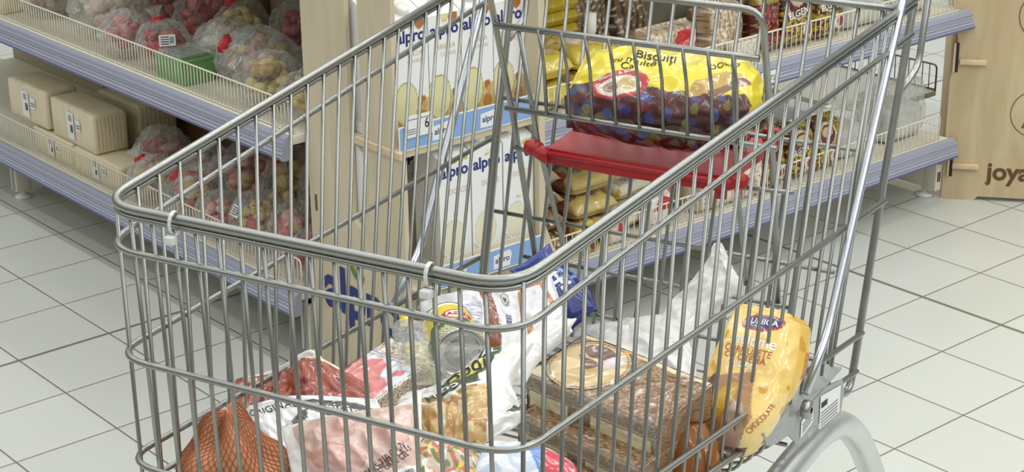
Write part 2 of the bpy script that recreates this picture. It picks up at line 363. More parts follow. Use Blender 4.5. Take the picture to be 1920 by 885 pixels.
for s in (2.3, 3.49):
    mb = MB(); mb.box((s-.010, 2.56, .025), (s+.010, 2.85, .125), 0, .002); mb.box((s-.012, 2.525, .022), (s+.012, 2.56, .135), 0, .002)
    for k in range(2):
        for q in range(2): mb.box((s-.006+q*.007, 2.5235, .045+k*.045), (s-.003+q*.007, 2.526, .07+k*.045), 1)
    mb.lathe([(0, 0), (.022, 0), (.022, .006), (.007, .010), (.007, .024)], (s, 2.565, 0), n=18, mi=2); mb.build('base_foot', [DECK, DARK, WHITE], GR)
# end shelf of that row, facing away
GE = SHOPT('end_shelf', 'low grey end shelf with dark wire fence beyond the clear bag at upper right', 'shelf', 0, 0)
MB().box((3.53, 2.80, .135), (3.83, 3.5, .15), 0, .002).build('shelf_deck', mat('grey_steel_shelf', (170, 168, 156), .5), GE)
fence(GE, (3.825, 2.80, .15), (3.825, 3.5, .15), .07, step=.022, r=.0015, r2=.0026, mat_=mat('dark_coated_wire', (92, 86, 84), .5))
MB().box((3.55, 2.84, 0), (3.80, 2.87, .135), 0, .003).build('base_foot', DECK, GE)
# price tag on the right upper rail
def ptag(u0, v0, w, h, t, label):
    p = tt(u0, v0, t); o = SHOPT('price_tag', label, 'price tag', p[0], p[1], p[2]); mb = MB()
    mb.box((0, -.001, 0), (w, .0005, h), 0); f = plane_fn((0, -.001, 0), (1, 0, 0), (0, 0, 1))
    rect(mb, f, .004, .004, w-.004, h-.004, 1); f2 = plane_fn((0, -.001, 0), (1, 0, 0), (0, 0, 1), .0008)
    for k in range(4): rect(mb, f2, .007, .006+k*.006, w*.55, .008+k*.006, 2)
    put_text(mb, '72', .016, lambda x, y: f2(w*.74+x, h*.5+y), 2, .01); return mb.build('tag_card', [WHITE, LABEL, GREYINK], o)
ptag(1426, 165, .048, .032, 2.484, 'small white price tag clipped to the lavender rail behind the biscuit bag')
# ================================================================== plant drink display stand
DS = SHOPT('display_stand', 'pale plywood floor display holding rows of white drink cartons', 'display stand', 0, 0)
def side_panel():
    s0, s1 = 1.800, 1.810; mb = MB(); a, b, c, d = 2.732, 2.592, 2.552, 2.435; zs, zt = .335, 1.15
    P = [(a, 0), (a, zt), (b, zt), (b, zs+.02), ((b+c)/2, zs), (c, zs+.02), (c, zt), (d+.02, zt), (d+.02, .52), (d, .50), (d, 0)]
    mb.prism([(s0, t, z) for t, z in P], (s1-s0, 0, 0), 0)
    # slots with their shadow put into the wood colour, then a shelf tenon
    for t, z in ((2.712, .352), (2.425, .300)): mb.box((s0-.0012, t-.003, z-.016), (s0+.0005, t+.003, z+.016), 1)
    mb.box((s0-.006, d-.002, .505), (s0+.003, c+.02, .517), 2)
    f = plane_fn((s0, 0, 0), (0, -1, 0), (0, 0, 1), .0012)
    put_text(mb, 'alpro', .128, lambda x, y: f(-2.577+x, .190+y), 3, .030, 0, .90)
    for q, (cx_, cy_, an) in enumerate(((-2.598, .244, 2.2), (-2.576, .232, .8))):
        mb.add([f(cx_+(.016*math.cos(k/12*2*PI)*math.cos(an)-.0065*math.sin(k/12*2*PI)*math.sin(an)), cy_+(.016*math.cos(k/12*2*PI)*math.sin(an)+.0065*math.sin(k/12*2*PI)*math.cos(an))) for k in range(12)], [list(range(12))], 4+q)
    return mb.build('side_panel', [PLYL, mat('slot_shadow_wood', (110, 88, 50), .8), EDGEP, NAVY, mat('leaf_green_ink', (104, 130, 60), .5), mat('grain_ochre_ink', (186, 152, 80), .5)], DS)
side_panel()
MB().box((2.115, 2.43, 0), (2.13, 2.73, 1.15)).build('side_panel', PLYL, DS)
MB().prism([(2.1305, 2.43, .20), (2.1305, 2.43, .33), (2.1305, 2.43, .30), (2.165, 2.43, .215), (2.165, 2.43, .20)], (0, .012, 0)).build('gusset', PLYL, DS)
MB().box((1.815, 2.725, 0), (2.115, 2.735, 1.15)).build('back_board', PLYL, DS)
for z, y0 in ((.515, 2.445), (.257, 2.425)): MB().box((1.810, y0, z-.012), (2.115, 2.725, z), 0).build('shelf', PLYL, DS)
MB().box((1.815, 2.455, 0), (2.115, 2.467, .223)).build('plinth_board', PLYL, DS)
BLUE = mat('sky_blue_card', (134, 172, 222), .5, coat=.2)
def strip_card(s0, s1, t, z0, z1, logos):
    mb = MB(); mb.box((s0, t-.0016, z0), (s1, t, z1), 0); f = plane_fn((s0, t-.0016, z0), (1, 0, 0), (0, 0, 1)); f2 = plane_fn((s0, t-.0016, z0), (1, 0, 0), (0, 0, 1), .0008); f3 = plane_fn((s0, t-.0016, z0), (1, 0, 0), (0, 0, 1), .0012)
    W, H = s1-s0, z1-z0; rect(mb, f, .002, .0025, W-.003, H-.0025, 1)
    for x in logos:
        if x < 0.001: continue
        mb.add([f2(x+dx, H*.5+dy) for dx, dy in ((-.022, -.016), (.018, -.017), (.023, .006), (.018, .015), (.004, .013), (-.021, .010))], [[0, 1, 2, 3, 4, 5]], 2)
        put_text(mb, 'alpro', .0165, lambda a, b: f3(x+a, H*.5+b-.001), 3, .012)
    return mb.build('blue_front_strip', [WHITE, BLUE, LABEL, NAVY], DS)
strip_card(1.800, 2.114, 2.443, .516, .562, (.095, .205))
strip_card(1.868, 2.120, 2.423, .243, .289, (.038, .146))
def price_card(s, t, z, w, h, txt, name_lab):
    o = SHOPT('price_card', name_lab, 'price card', s, t, z); mb = MB(); mb.box((0, -.001, 0), (w, 0, h)); f = plane_fn((0, -.001, 0), (1, 0, 0), (0, 0, 1))
    rect(mb, f, .004, h-.008, w-.006, h-.0065, 2)
    for k in range(3): rect(mb, f, .004, .006+k*.004, w*.35, .0075+k*.004, 2)
    if txt:
        put_text(mb, txt, .026, lambda x, y: f(w*.76+x, h*.52+y), 1, .008, 0, .8); put_text(mb, '19', .010, lambda x, y: f(w*.9+x, h*.68+y), 1, .01)
    else: disc(mb, f, w*.5, h*.7, .004, .004, 1)
    mb.build('card', [LABEL, INK, GREYINK], o)
price_card(1.812, 2.4385, .540, .062, .040, '6', 'white shelf price card reading six, on the upper blue strip')
price_card(1.836, 2.4195, .225, .030, .058, '', 'narrow white card at the left end of the lower blue strip')
# ---- cartons
GOLD = (206, 178, 112)
def carton_paint(kind):
    def p(P):
        U, V = P.U, P.V
        P.fill(V > -1, (240, 240, 240))
        if kind == 'nut':
            P.fill(V < .37-.05*np.sin(U*3), (212, 188, 128)); P.fill((V < .37) & (V < .18), (200, 170, 104))
            P.ell(.30, .33, .37, .185, (150, 140, 100)); P.ell(.30, .33, .35, .175, (224, 220, 168))
            for u, v, r, c in ((.80, .20, .15, (186, 128, 62)), (.80, .34, .10, (172, 112, 52)), (.86, .30, .08, (206, 160, 96)), (.74, .08, .06, (240, 234, 214))): P.ell(u, v, r, r*.42, c)
            P.ell(.5, .985, .17, .035, (232, 222, 170)); P.ell(.76, .97, .14, .05, (178, 110, 52))
        else:
            P.fill(V < .13, (232, 224, 196)); P.ell(.42, .30, .36, .155, (206, 204, 176)); P.ell(.42, .30, .34, .147, (232, 228, 200))
            for k in range(5): P.poly([(.14, .10), (.02+.07*k, .20-.01*k*k), (.05+.07*k, .20-.01*k*k)], (196, 176, 82))
            for k in range(5): P.poly([(.62, .93), (.5+.1*k, .99), (.54+.1*k, .98-.006*k)], (198, 178, 84))
            P.rect(.60, .055, .68, .08, (120, 150, 60)); P.rect(.68, .055, .76, .08, (228, 200, 60)); P.rect(.76, .055, .85, .085, (206, 60, 50))
        return P
    return p
def carton(s, t, z, kind, label, group, w=.0725, d=.0725, h=.224):
    o = SHOPT('drink_carton', label, 'carton', s, t, z, group)
    nu, nv = 36, 90; mb = MB(); U, V = np.meshgrid(np.linspace(0, 1, nu), np.linspace(0, 1, nv)); P = carton_paint(kind)(Pic(U.ravel(), V.ravel(), (240, 240, 240), w/h))
    mb.add([(w*u, -.0005, h*v) for u, v in zip(U.ravel(), V.ravel())], [[j*nu+i, j*nu+i+1, (j+1)*nu+i+1, (j+1)*nu+i] for j in range(nv-1) for i in range(nu-1)], 0)
    mb.col = P.c; hs = h+.024
    mb.prism([(0, 0, 0), (0, d, 0), (0, d, hs), (0, d*.72, hs), (0, 0, h)], (w, 0, 0), 1)
    f = plane_fn((0, -.0005, 0), (1, 0, 0), (0, 0, 1), .0006)
    put_text(mb, 'alpro', w*.42, lambda x, y: f(w*.49+x, h*.875+y), 2, .026)
    mb.add([f(w*.5+.006*math.cos(k), h*.945+.0022*math.sin(k)) for k in np.linspace(0, 2*PI, 9)[:-1]], [list(range(8))], 3)
    if kind == 'nut': put_text(mb, 'VANILLA', w*.19, lambda x, y: f(w*.52+x, h*.735+y), 3, 0, 0, .8); put_text(mb, 'COOKIE', w*.13, lambda x, y: f(w*.6+x, h*.672+y), 4)
    else: put_text(mb, 'DOLCE', w*.2, lambda x, y: f(w*.6+x, h*.70+y), 4, 0, 0, .9); put_text(mb, 'light', w*.1, lambda x, y: f(w*.5+x, h*.50+y), 3)
    g = f
    for k in range(3): rect(mb, g, w*.45, h*(.03+.02*k), w*.9, h*(.036+.02*k), 4)
    # side print
    gs = plane_fn((0, 0, 0), (0, -1, 0), (0, 0, 1), .0006)
    rect(mb, gs, -d*.8, h*.1, -d*.2, h*.45, 5)
    mb.build('carton_body', [PAPER, mat('white_carton', (236, 236, 236), .5, coat=.1), NAVY, mat('pale_gold_ink', (214, 196, 140), .5), mat('faded_pink_ink', (222, 190, 172), .6), mat('grey_side_print', (206, 206, 204), .6)], o)
    cp = MB(); a = Vector((0, -.45, .9)).normalized(); cp.lathe([(0, 0), (.0135, 0), (.0135, .011), (.012, .013), (0, .013)], (w*.5, d*.36, h+.011), a, 20)
    cp.build('cap', WHITE, o); return o
ORD = ['first', 'second', 'third', 'fourth']
for i in range(4):
    carton(1.818+i*.0745, 2.470, .516, 'nut', 'nut drink carton with golden base, %s from left in upper front row' % ORD[i], 'nut drink cartons on the upper display shelf')
    carton(1.818+i*.0745, 2.546, .516, 'nut', 'nut drink carton just behind the %s carton of the upper front row' % ORD[i], 'nut drink cartons on the upper display shelf')
for i in (0, 1, 2, 3):
    if i > 0: carton(1.812+i*.0758, 2.445, .258, 'palm', 'white drink carton with pale cream glass, %s in the lower front row from left' % ORD[i-1], 'cream drink cartons on the lower display shelf')
    carton(1.812+i*.0758, 2.57, .258, 'palm', ['white drink carton standing back in the left lane of the lower display shelf', 'white drink carton behind the first front carton of the lower shelf', 'white drink carton behind the middle front carton of the lower shelf', 'white drink carton behind the rightmost front carton of the lower shelf'][i], 'cream drink cartons on the lower display shelf')
# shrink film with blue print over the lower front cartons
for i in range(3):
    a, b, z, t = 1.888+i*.0758, 1.962+i*.0722, .52, 2.46
    o = SHOPT('shrink_wrap', 'torn clear shrink film with blue print on the %s lower front carton' % ORD[i], 'plastic film', a, t, z)
    pouch('film', o, [[(0, -.002, -.02), (.066, -.002, -.02)], [(-.003, .012, .012), (.068, .01, .014)], [(0, .05, .022), (.066, .05, .024)]], .006, lambda P: P.fill(P.V > -1, (225, 230, 238)).noise((96, 124, 190), 4+i, 9, .35, m=(P.U < .6)), mats=[film('printed_shrink_film', (214, 220, 236), .45, edge=.4), NAVY], wr=.004, seed=30+i, nu=30, nv=30)
# ================================================================== wooden display on the right
JA = math.radians(-11.6); JO = hit(1764, 372, np.array([0, 0, 0.]), np.array([0, 0, 1.]))
JS = thing('display_stand', 'plain birch plywood display box with burnt lettering at the right edge', 'display stand', JO, JA)
def joya():
    mb = MB(); W = .50; prof = [(0, 0), (.078, 0), (.086, .010), (W-.08, .010), (W-.07, 0), (W, 0), (W, .95), (.03, .95), (.012, .60), (0, .48), (.012, .40), (0, .30)]
    mb.prism([(x, 0, z) for x, z in prof], (0, .012, 0), 0); f = plane_fn((0, 0, 0), (1, 0, 0), (0, 0, 1), .0008)
    # burnt letters
    mb2 = mb
    def loc(u, v):
        n = np.array([-math.sin(JA), math.cos(JA), 0.]); p = hit(u, v, JO, n)-JO; return p[0]*math.cos(JA)+p[1]*math.sin(JA), p[2]
    x0, z0 = loc(1850, 322); x1, z1 = loc(1922, 322)
    put_text(mb, 'joya', .062, lambda x, y: f(x0+x, z0+y), 1, .028, 0, 1., 'LEFT')
    cxx, czz = loc(1941, 214); disc(mb, f, cxx, czz, .058, .058, 1, 40, ring=.035); cx2, cz2 = loc(1962, 30); disc(mb, f, cx2, cz2, .062, .062, 1, 40, ring=.035)
    a, b = loc(1915, 240)
    mb.add([f(a, b), f(a+.06, b), f(a+.06, b+.003), f(a, b+.003)], [[0, 1, 2, 3]], 1); mb.add([f(a, b), f(a+.003, b), f(a+.017, b+.04), f(a+.014, b+.04)], [[0, 1, 2, 3]], 1)
    mb.build('front_panel', [PLY, mat('burnt_lettering', (104, 74, 42), .8)], JS)
    for (u, v, v2, u1, u2, vp) in ((1794, 80, 135, 1799, 1850, 115), (1783, 276, 330, 1785, 1834, 310)):
        x, zt = loc(u, v); _, zb = loc(u, v2); xa, zp = loc(u1, vp); xb, _ = loc(u2, vp+2)
        m = MB(); m.box((x-.006, -.002, zb), (x+.007, .001, zt), 1); m.box((x-.006, -.006, zb), (x-.0005, .002, zt), 0, .0008); m.build('corner_tenon', [EDGEP, DARK], JS)
        m = MB(); m.box((xa, -.010, zp-.006), (xb, .002, zp+.006), 0, .0015); m.build('wedge_peg', EDGEP, JS)
    MB().box((.0, .012, 0), (.012, .42, .95)).build('side_panel', PLY, JS); MB().box((W-.012, .012, 0), (W, .42, .95)).build('side_panel', PLY, JS)
    for z in (.15, .48): MB().box((.012, .012, z), (W-.012, .42, z+.012)).build('shelf', PLY, JS)
joya()
# ================================================================== goods on the left shelves
def sweets(s, t, z, rx, ry, rz, cols, label, group, seed, tie=None, card=None, n=16, misty=False):
    R = random.Random(seed); o = SHOPT('sweets_bag', label, 'bag of sweets', s, t, z, group); mb = MB(); cc = []
    for i in range(int(n*2.4)):
        while 1:
            a, b, c = R.uniform(-1, 1), R.uniform(-1, 1), R.uniform(-1, 1)
            if a*a+b*b+c*c < 1: break
        q = .25*min(rx, ry, rz)*R.uniform(.8, 1.25); c0 = (a*(rx-q)*.92, b*(ry-q)*.92, max(q, rz+c*(rz-q)*.92)); bm = bmesh.new(); bmesh.ops.create_icosphere(bm, subdivisions=2, radius=q)
        e = Vector((R.uniform(.8, 1.3), R.uniform(.8, 1.3), R.uniform(.6, 1))); vs = [Vector((v.co.x*e.x, v.co.y*e.y, v.co.z*e.z))+Vector(c0) for v in bm.verts]
        for v in vs: v.z = max(v.z, .001)
        fs = [[v.index for v in f.verts] for f in bm.faces]; bm.free(); mb.add(vs, fs, 0, True); k = np.array(lin(R.choice(cols)))*R.uniform(.8, 1.1); cc += [np.clip(k, 0, 1)]*len(vs)
    mb.col = np.array(cc); mb.build('sweets', FOOD, o)
    bm = bmesh.new(); bmesh.ops.create_icosphere(bm, subdivisions=4, radius=1); P = np.array([v.co for v in bm.verts]); fs = [[v.index for v in f.verts] for f in bm.faces]; bm.free()
    d = 1.04+.13*ridged(P[:, 0]*1.3+P[:, 2]*.7, P[:, 1]*1.3-P[:, 2]*.5, seed, 1.0)+.06*ridged(P[:, 0]-P[:, 1], P[:, 2]*1.6, seed+5, 2.2)
    Q = P*d[:, None]*np.array([rx, ry, rz]); Q[:, 2] = np.maximum(Q[:, 2]+rz, .0015)
    mb = MB()
    if tie is not None:
        dx, dy, dz = tie; k = np.clip((P @ (np.array(tie)/np.linalg.norm(tie))-.72)/.28, 0, 1); T = np.array([dx*rx, dy*ry, rz+dz*rz])*1.0; T[2] = max(T[2], .02)
        Q = Q*(1-k[:, None]**.7*.75)+T*(k[:, None]**.7*.75)
    mb.add(Q, fs, 0, False); 
    if tie is not None:   # neck frill
        D = Vector(tie).normalized(); Tv = Vector(T); r0 = min(rx, ry)*.12
        mb.lathe([(r0*2.2, -r0*2), (r0, 0), (r0*1.6, r0*2), (r0*3.4, r0*4.5)], Tv, D, 14)
    mb.build('film_bag', CLEARM if misty else CLEAR, o)
    if tie is not None:
        m2 = MB(); ring = [Tv+(D.orthogonal().normalized()*math.cos(a)+D.cross(D.orthogonal().normalized())*math.sin(a))*(r0*1.5) for a in np.linspace(0, 2*PI, 11)[:-1]]; m2.tube(ring, r0*.9, 6, closed=True); m2.build('red_tie', REDINK, o)
    if card is not None:
        m2 = MB(); a, b, c = card; w, h = .034, .024; C = Vector((a*rx*1.12, b*ry*1.12, rz+c*rz*1.1)); nn = Vector((a/rx, b/ry, c/rz)).normalized(); ux = Vector((0, 0, 1)).cross(nn).normalized() if abs(nn.z) < .95 else Vector((0, -1, 0)); uy = nn.cross(ux)
        f = lambda x, y: C+ux*x+uy*y+nn*.002; m2.add([f(-w/2, -h/2), f(w/2, -h/2), f(w/2, h/2), f(-w/2, h/2)], [[0, 1, 2, 3]], 0); f = lambda x, y: C+ux*x+uy*y+nn*.0026
        for k in range(4): rect(m2, f, -w*.4, -h*.35+k*h*.2, w*.1, -h*.27+k*h*.2, 1)
        for k in range(6): rect(m2, f, w*.15+k*w*.045, -h*.3, w*.17+k*w*.045, h*.3, 1)
        m2.build('weight_label', [LABEL, INK], o)
    return o
PK = [(206, 120, 112), (226, 176, 164), (196, 96, 96)]; RD = [(176, 50, 56), (198, 96, 92), (160, 44, 52)]; YL = [(204, 180, 92), (222, 204, 138), (190, 156, 84)]; MXC = PK+YL; PALE = [(226, 206, 190), (214, 170, 150), (232, 222, 206)]; OR = [(206, 150, 90), (190, 110, 80), (214, 180, 120)]
GU, GLW = 'clear bags of sweets on the upper left shelf', 'clear bags of sweets on the lower left shelf'
ZU, ZD = .4805, .1635
for a in (
 (1.875, 3.93, .055, .06, .05, PALE, 'pale clear bag beside the cream blocks at the far left of the upper shelf', GU, 1, (-.3, -.9, .5), None, 14, True),
 (1.90, 3.655, .085, .085, .068, PALE+PK[1:2], 'largest crinkled clear bag of pale pink sweets, red tie, upper left shelf', GU, 2, (-.5, .9, .45), None, 22, True),
 (1.835, 3.475, .05, .058, .048, PK+RD[:1], 'clear bag of rosy sweets in front of the largest crinkled bag', GU, 3, None, None, 14, True),
 (2.025, 3.60, .065, .062, .07, RD+PK[:1], 'red sweets bag with red tie at the back of the upper left shelf', GU, 4, (-.4, .8, .6), (-.6, -.3, .7), 16),
 (2.02, 3.455, .06, .062, .06, RD, 'red sweets bag with white label beside the back red bag', GU, 5, None, (-.5, .3, .85), 16),
 (1.845, 3.33, .05, .058, .052, RD, 'round red sweets bag tied on top, in front behind the wire fence', GU, 6, (-.1, .2, 1.), (-.4, -.9, .4), 16),
 (1.945, 3.24, .06, .065, .05, PALE+[(196, 206, 190)], 'pale clear bag right behind the green tray', GU, 7, None, None, 14, True),
 (2.03, 3.315, .055, .055, .06, YL, 'yellow sweets bag at the back beside the pinkish one', GU, 8, (-.3, .2, .9), None, 14),
 (2.06, 3.155, .05, .052, .065, [(176, 50, 80), (190, 80, 90)], 'crimson sweets bag at the back right of the upper left shelf', GU, 9, None, None, 12),
 (1.93, 3.10, .075, .078, .055, YL+PALE+PK[:1], 'wide crumpled bag of yellow and pink sweets, upper left shelf', GU, 10, (-.8, .3, .6), None, 20, True),
 (2.06, 3.03, .055, .06, .05, YL+PALE, 'yellowish clear bag at the back next to the plywood display', GU, 11, None, None, 14, True),
 (1.86, 2.945, .06, .065, .052, YL, 'yellow sweets bag with white label near the right end, upper left shelf', GU, 12, None, (-.7, .5, .6), 16),
 (1.86, 2.81, .05, .05, .048, YL[:2]+YL[:1], 'yellow sweets bag at the very right end of the upper left shelf', GU, 13, None, None, 14)):
    sweets(a[0], a[1], ZU, *a[2:])
for a in (
 (1.915, 3.50, .06, .062, .062, RD+PK, 'red and pink sweets bag with red tie right of the cream blocks', GLW, 21, (-.6, -.8, .3), None, 16, True),
 (1.835, 3.405, .05, .055, .05, OR+YL[:1], 'clear bag of orange sweets at the end of the cream blocks', GLW, 22, (-.3, .5, .9), None, 16, True),
 (1.945, 3.345, .055, .065, .055, PALE+OR, 'pale orange bag behind, right of the red tied bag', GLW, 23, None, None, 14, True),
 (1.845, 3.255, .055, .06, .055, OR+PALE, 'orange and cream sweets bag just beyond the trolley nose corner', GLW, 24, (-.6, .2, .8), None, 18),
 (1.955, 3.20, .06, .06, .075, OR[1:]+PK, 'tall bag of orange and pink sweets at the back, lower left shelf', GLW, 25, None, None, 18),
 (1.835, 3.125, .048, .055, .045, PK+OR[:1], 'pink sweets bag behind the trolley side near the lower fence', GLW, 26, None, None, 16),
 (1.85, 3.00, .055, .058, .058, PK+YL, 'pink and yellow sweets bag with a white label facing the trolley', GLW, 27, None, (-.8, .1, .5), 18),
 (1.97, 3.06, .06, .06, .085, YL+OR, 'tall yellow sweets bag at the back of the lower left shelf', GLW, 28, (-.5, 0, .9), None, 18),
 (1.86, 2.88, .055, .055, .062, PK+YL, 'mixed pink and yellow bag with long label near the display', GLW, 29, None, (-.6, .7, .4), 18),
 (1.975, 2.93, .055, .055, .095, OR+PK[:1], 'tall brownish orange bag at the back beside the display', GLW, 30, None, None, 18),
 (1.83, 2.788, .04, .036, .05, RD, 'small red sweets bag at the right end of the lower left shelf', GLW, 31, None, None, 12)):
    sweets(a[0], a[1], ZD, *a[2:])
# green tray
o = SHOPT('sweets_tray', 'green plastic sweets tray leaning behind the upper wire fence', 'tray', 1.80, 3.175, ZU); mb = MB()
mb.prism([(0, 0, 0), (.07, 0, 0), (.085, 0, .05), (-.004, 0, .05)], (0, .105, 0), 0); mb.box((-.006, -.003, .048), (.09, .108, .053), 0, .001)
mb.build('tray', mat('green_tray_plastic', (112, 168, 104), .35, coat=.3), o); mb = MB(); mb.box((0, .003, .053), (.08, .10, .062), 0, .004); mb.build('film_lid', CLEARM, o)
# cream wafer blocks
CREAM = mat('cream_wafer_sheets', (236, 222, 188), .55, bump=.5, bscale=30, var=.06, vscale=10, stretch=(1, 6, .5), coat=.35)
def block(s, t, z, ds, dt, dz, rz, label, labs=((.42, .45), (.62, .35))):
    o = SHOPT('wafer_block', label, 'wafer pack', s, t, z, 'cream wafer blocks on the left shelves'); o.rotation_euler.z = SA+rz
    mb = MB(); n = 9
    mb.box((0, 0, 0), (ds, dt, dz), 0, .006)
    for i in range(1, n): mb.box((ds*i/n-.0006, -.0012, .008), (ds*i/n+.0006, .001, dz-.008), 1)
    mb.build('wafer_sheets', [CREAM, mat('sheet_gap_tan', (186, 166, 122), .7)], o)
    mb = MB(); mb.box((-.0015, -.002, -.0), (ds+.0015, dt+.002, dz+.0018), 0, .011); mb.build('film_wrap', film('taut_film', (236, 232, 214), .10, edge=.25, bump=.3), o)
    m2 = MB(); f = plane_fn((-.0022, 0, 0), (0, -1, 0), (0, 0, 1), .0004); f2 = plane_fn((-.0022, 0, 0), (0, -1, 0), (0, 0, 1), .0009)
    a = dt*.50; rect(m2, f, -a-.022, dz*.14, -a+.012, dz*.84, 0); rect(m2, f, -a+.02, dz*.42, -a+.044, dz*.72, 0)
    for k in range(5): rect(m2, f2, -a-.012, dz*.62+k*.003, -a+.003, dz*.62+.0012+k*.003, 1)
    for k in range(6): rect(m2, f2, -a-.006+k*.0022, dz*.32, -a-.0048+k*.0022, dz*.52, 1)
    for k in range(2): rect(m2, f2, -a+.023, dz*.5+k*.006, -a+.041, dz*.5+.0022+k*.006, 1)
    m2.build('price_label', [LABEL, INK], o)
block(1.800, 3.49, ZD, .09, .215, .062, .02, 'cream wafer block on the bottom, right one of its row, lower left shelf')
block(1.800, 3.72, ZD, .09, .20, .062, -.01, 'cream wafer block on the bottom at the far left, lower left shelf')
block(1.800, 3.600, ZD+.064, .085, .215, .092, -.02, 'cream wafer block on top of the stack, nearer to the trolley')
block(1.802, 3.835, ZD+.068, .085, .19, .092, .02, 'cream wafer block on top of the stack at the far left')
block(1.925, 3.62, ZD, .10, .19, .15, 0, 'cream wafer block standing behind the stacked blocks')
block(1.80, 4.005, ZU, .10, .15, .075, 0, 'cream wafer block at the far left corner of the upper shelf')
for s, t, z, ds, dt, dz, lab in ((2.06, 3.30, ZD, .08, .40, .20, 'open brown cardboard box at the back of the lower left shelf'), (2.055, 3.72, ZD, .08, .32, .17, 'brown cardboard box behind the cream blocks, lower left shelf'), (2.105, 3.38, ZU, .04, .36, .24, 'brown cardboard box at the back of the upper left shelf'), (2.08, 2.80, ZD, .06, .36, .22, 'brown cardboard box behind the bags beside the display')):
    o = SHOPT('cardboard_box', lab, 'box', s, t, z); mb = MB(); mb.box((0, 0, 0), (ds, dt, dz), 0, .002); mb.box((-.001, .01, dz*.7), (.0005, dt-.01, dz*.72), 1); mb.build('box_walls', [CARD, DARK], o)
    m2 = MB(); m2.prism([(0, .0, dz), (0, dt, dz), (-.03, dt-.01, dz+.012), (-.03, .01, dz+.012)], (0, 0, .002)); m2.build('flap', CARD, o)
# ================================================================== goods on the right shelves
YU, YD = .4735, .1585
PB = [PAINT, INK, LABEL, NAVY, REDINK, GREYINK]
def pk(name, label, cat, s, t, z, rows, th, paint, group=None, extra=None, mats=None, rz=0, **kw):
    o = SHOPT(name, label, cat, s, t, z, group); o.rotation_euler.z = SA+rz
    kw.setdefault('nu', 46); kw.setdefault('nv', 46); kw.setdefault('back', 1.0)
    pouch('wrapper', o, rows, th, paint, mats, extra=extra, **kw); return o
def stand(name, label, cat, s, t, z, w, h, d, paint, lean=.01, **kw):
    kw.setdefault('pw', (7, 8)); kw.setdefault('seal', (.02, .05))
    return pk(name, label, cat, s, t, z, [[(0, d/2, 0), (w, d/2, 0)], [(0, d/2+lean, h), (w, d/2+lean, h)]], d/2, paint, facing=(0, -1, 0), **kw)
def lie(name, label, cat, s, t, z, w, d, h, paint, **kw):
    kw.setdefault('pw', (5, 6)); kw.setdefault('seal', (.04, .04))
    return pk(name, label, cat, s, t, z, [[(0, 0, h/2), (w, 0, h/2)], [(0, d, h/2), (w, d, h/2)]], h/2, paint, facing=(0, 0, 1), **kw)
def p_flower(seed, badge=True):
    def p(P):
        P.fill(P.V > -1, (74, 20, 24)); P.noise((190, 164, 52), seed, 9, .05, m=(P.V < .62) | (P.U > .55)); P.noise((226, 204, 90), seed+3, 16, .38); P.noise((96, 110, 50), seed+5, 12, .42)
        if badge: P.ell(.42, .66, .30, .24, (208, 196, 150)); P.ell(.42, .66, .26, .205, (92, 30, 34)); P.ell(.42, .72, .2, .1, (196, 180, 140))
        P.ell(.72, .25, .16, .12, (232, 228, 222)); P.ell(.74, .25, .10, .08, (150, 60, 70)); return P
    return p
def x_flower(fn, mb, Lu, Lv): tx(fn, mb, Lu, Lv, 'ELGEN', .42, .52, Lu*.2, 2, .15, .02)
def p_red(P): P.fill(P.V > -1, (84, 22, 30)); P.noise((170, 40, 60), 5, 7, .15); P.noise((210, 180, 90), 8, 12, .4); return P.rect(0, .8, 1, 1, (150, 130, 50))
FG, FG2 = 'dark red and yellow flowered packs on the upper right shelf', 'dark red and yellow flowered packs on the lower right shelf'
stand('biscuit_pack', 'dark red biscuit pack at the left end of the flowered packs, upper shelf', 'biscuit pack', 2.845, 2.545, YU, .075, .135, .06, p_red, group=FG, seed=50)
stand('biscuit_pack', 'yellow flowered biscuit pack with oval badge, middle one on upper shelf', 'biscuit pack', 2.922, 2.540, YU, .105, .145, .07, p_flower(51), group=FG, seed=51, extra=x_flower)
stand('biscuit_pack', 'yellow flowered biscuit pack at the right end beside the clear bags, upper shelf', 'biscuit pack', 3.030, 2.540, YU, .10, .145, .07, p_flower(54), group=FG, seed=52, extra=x_flower)
for i, (s, lab) in enumerate(((2.868, 'yellow flowered pack nearest the red child seat, lower shelf'), (2.965, 'yellow flowered pack with white badge in the middle, lower shelf'), (3.055, 'yellow flowered pack beside the clear bags, lower shelf'))):
    stand('biscuit_pack', lab, 'biscuit pack', s, 2.545, YD, .090, .125, .07, p_flower(60+i), group=FG2, seed=60+i, extra=x_flower if i == 1 else None)
for i in range(2): lie('biscuit_pack', ['dark pack lying across the tops behind the upper flowered packs', 'dark pack lying behind the lower flowered packs'][i], 'biscuit pack', 2.90, 2.63, (YU, YD)[i], .22, .16, .10, lambda P: P.fill(P.V > -1, (110, 96, 60)).noise((60, 30, 30), 7, 8, .1).noise((200, 190, 150), 17, 10, .35), seed=66+i)
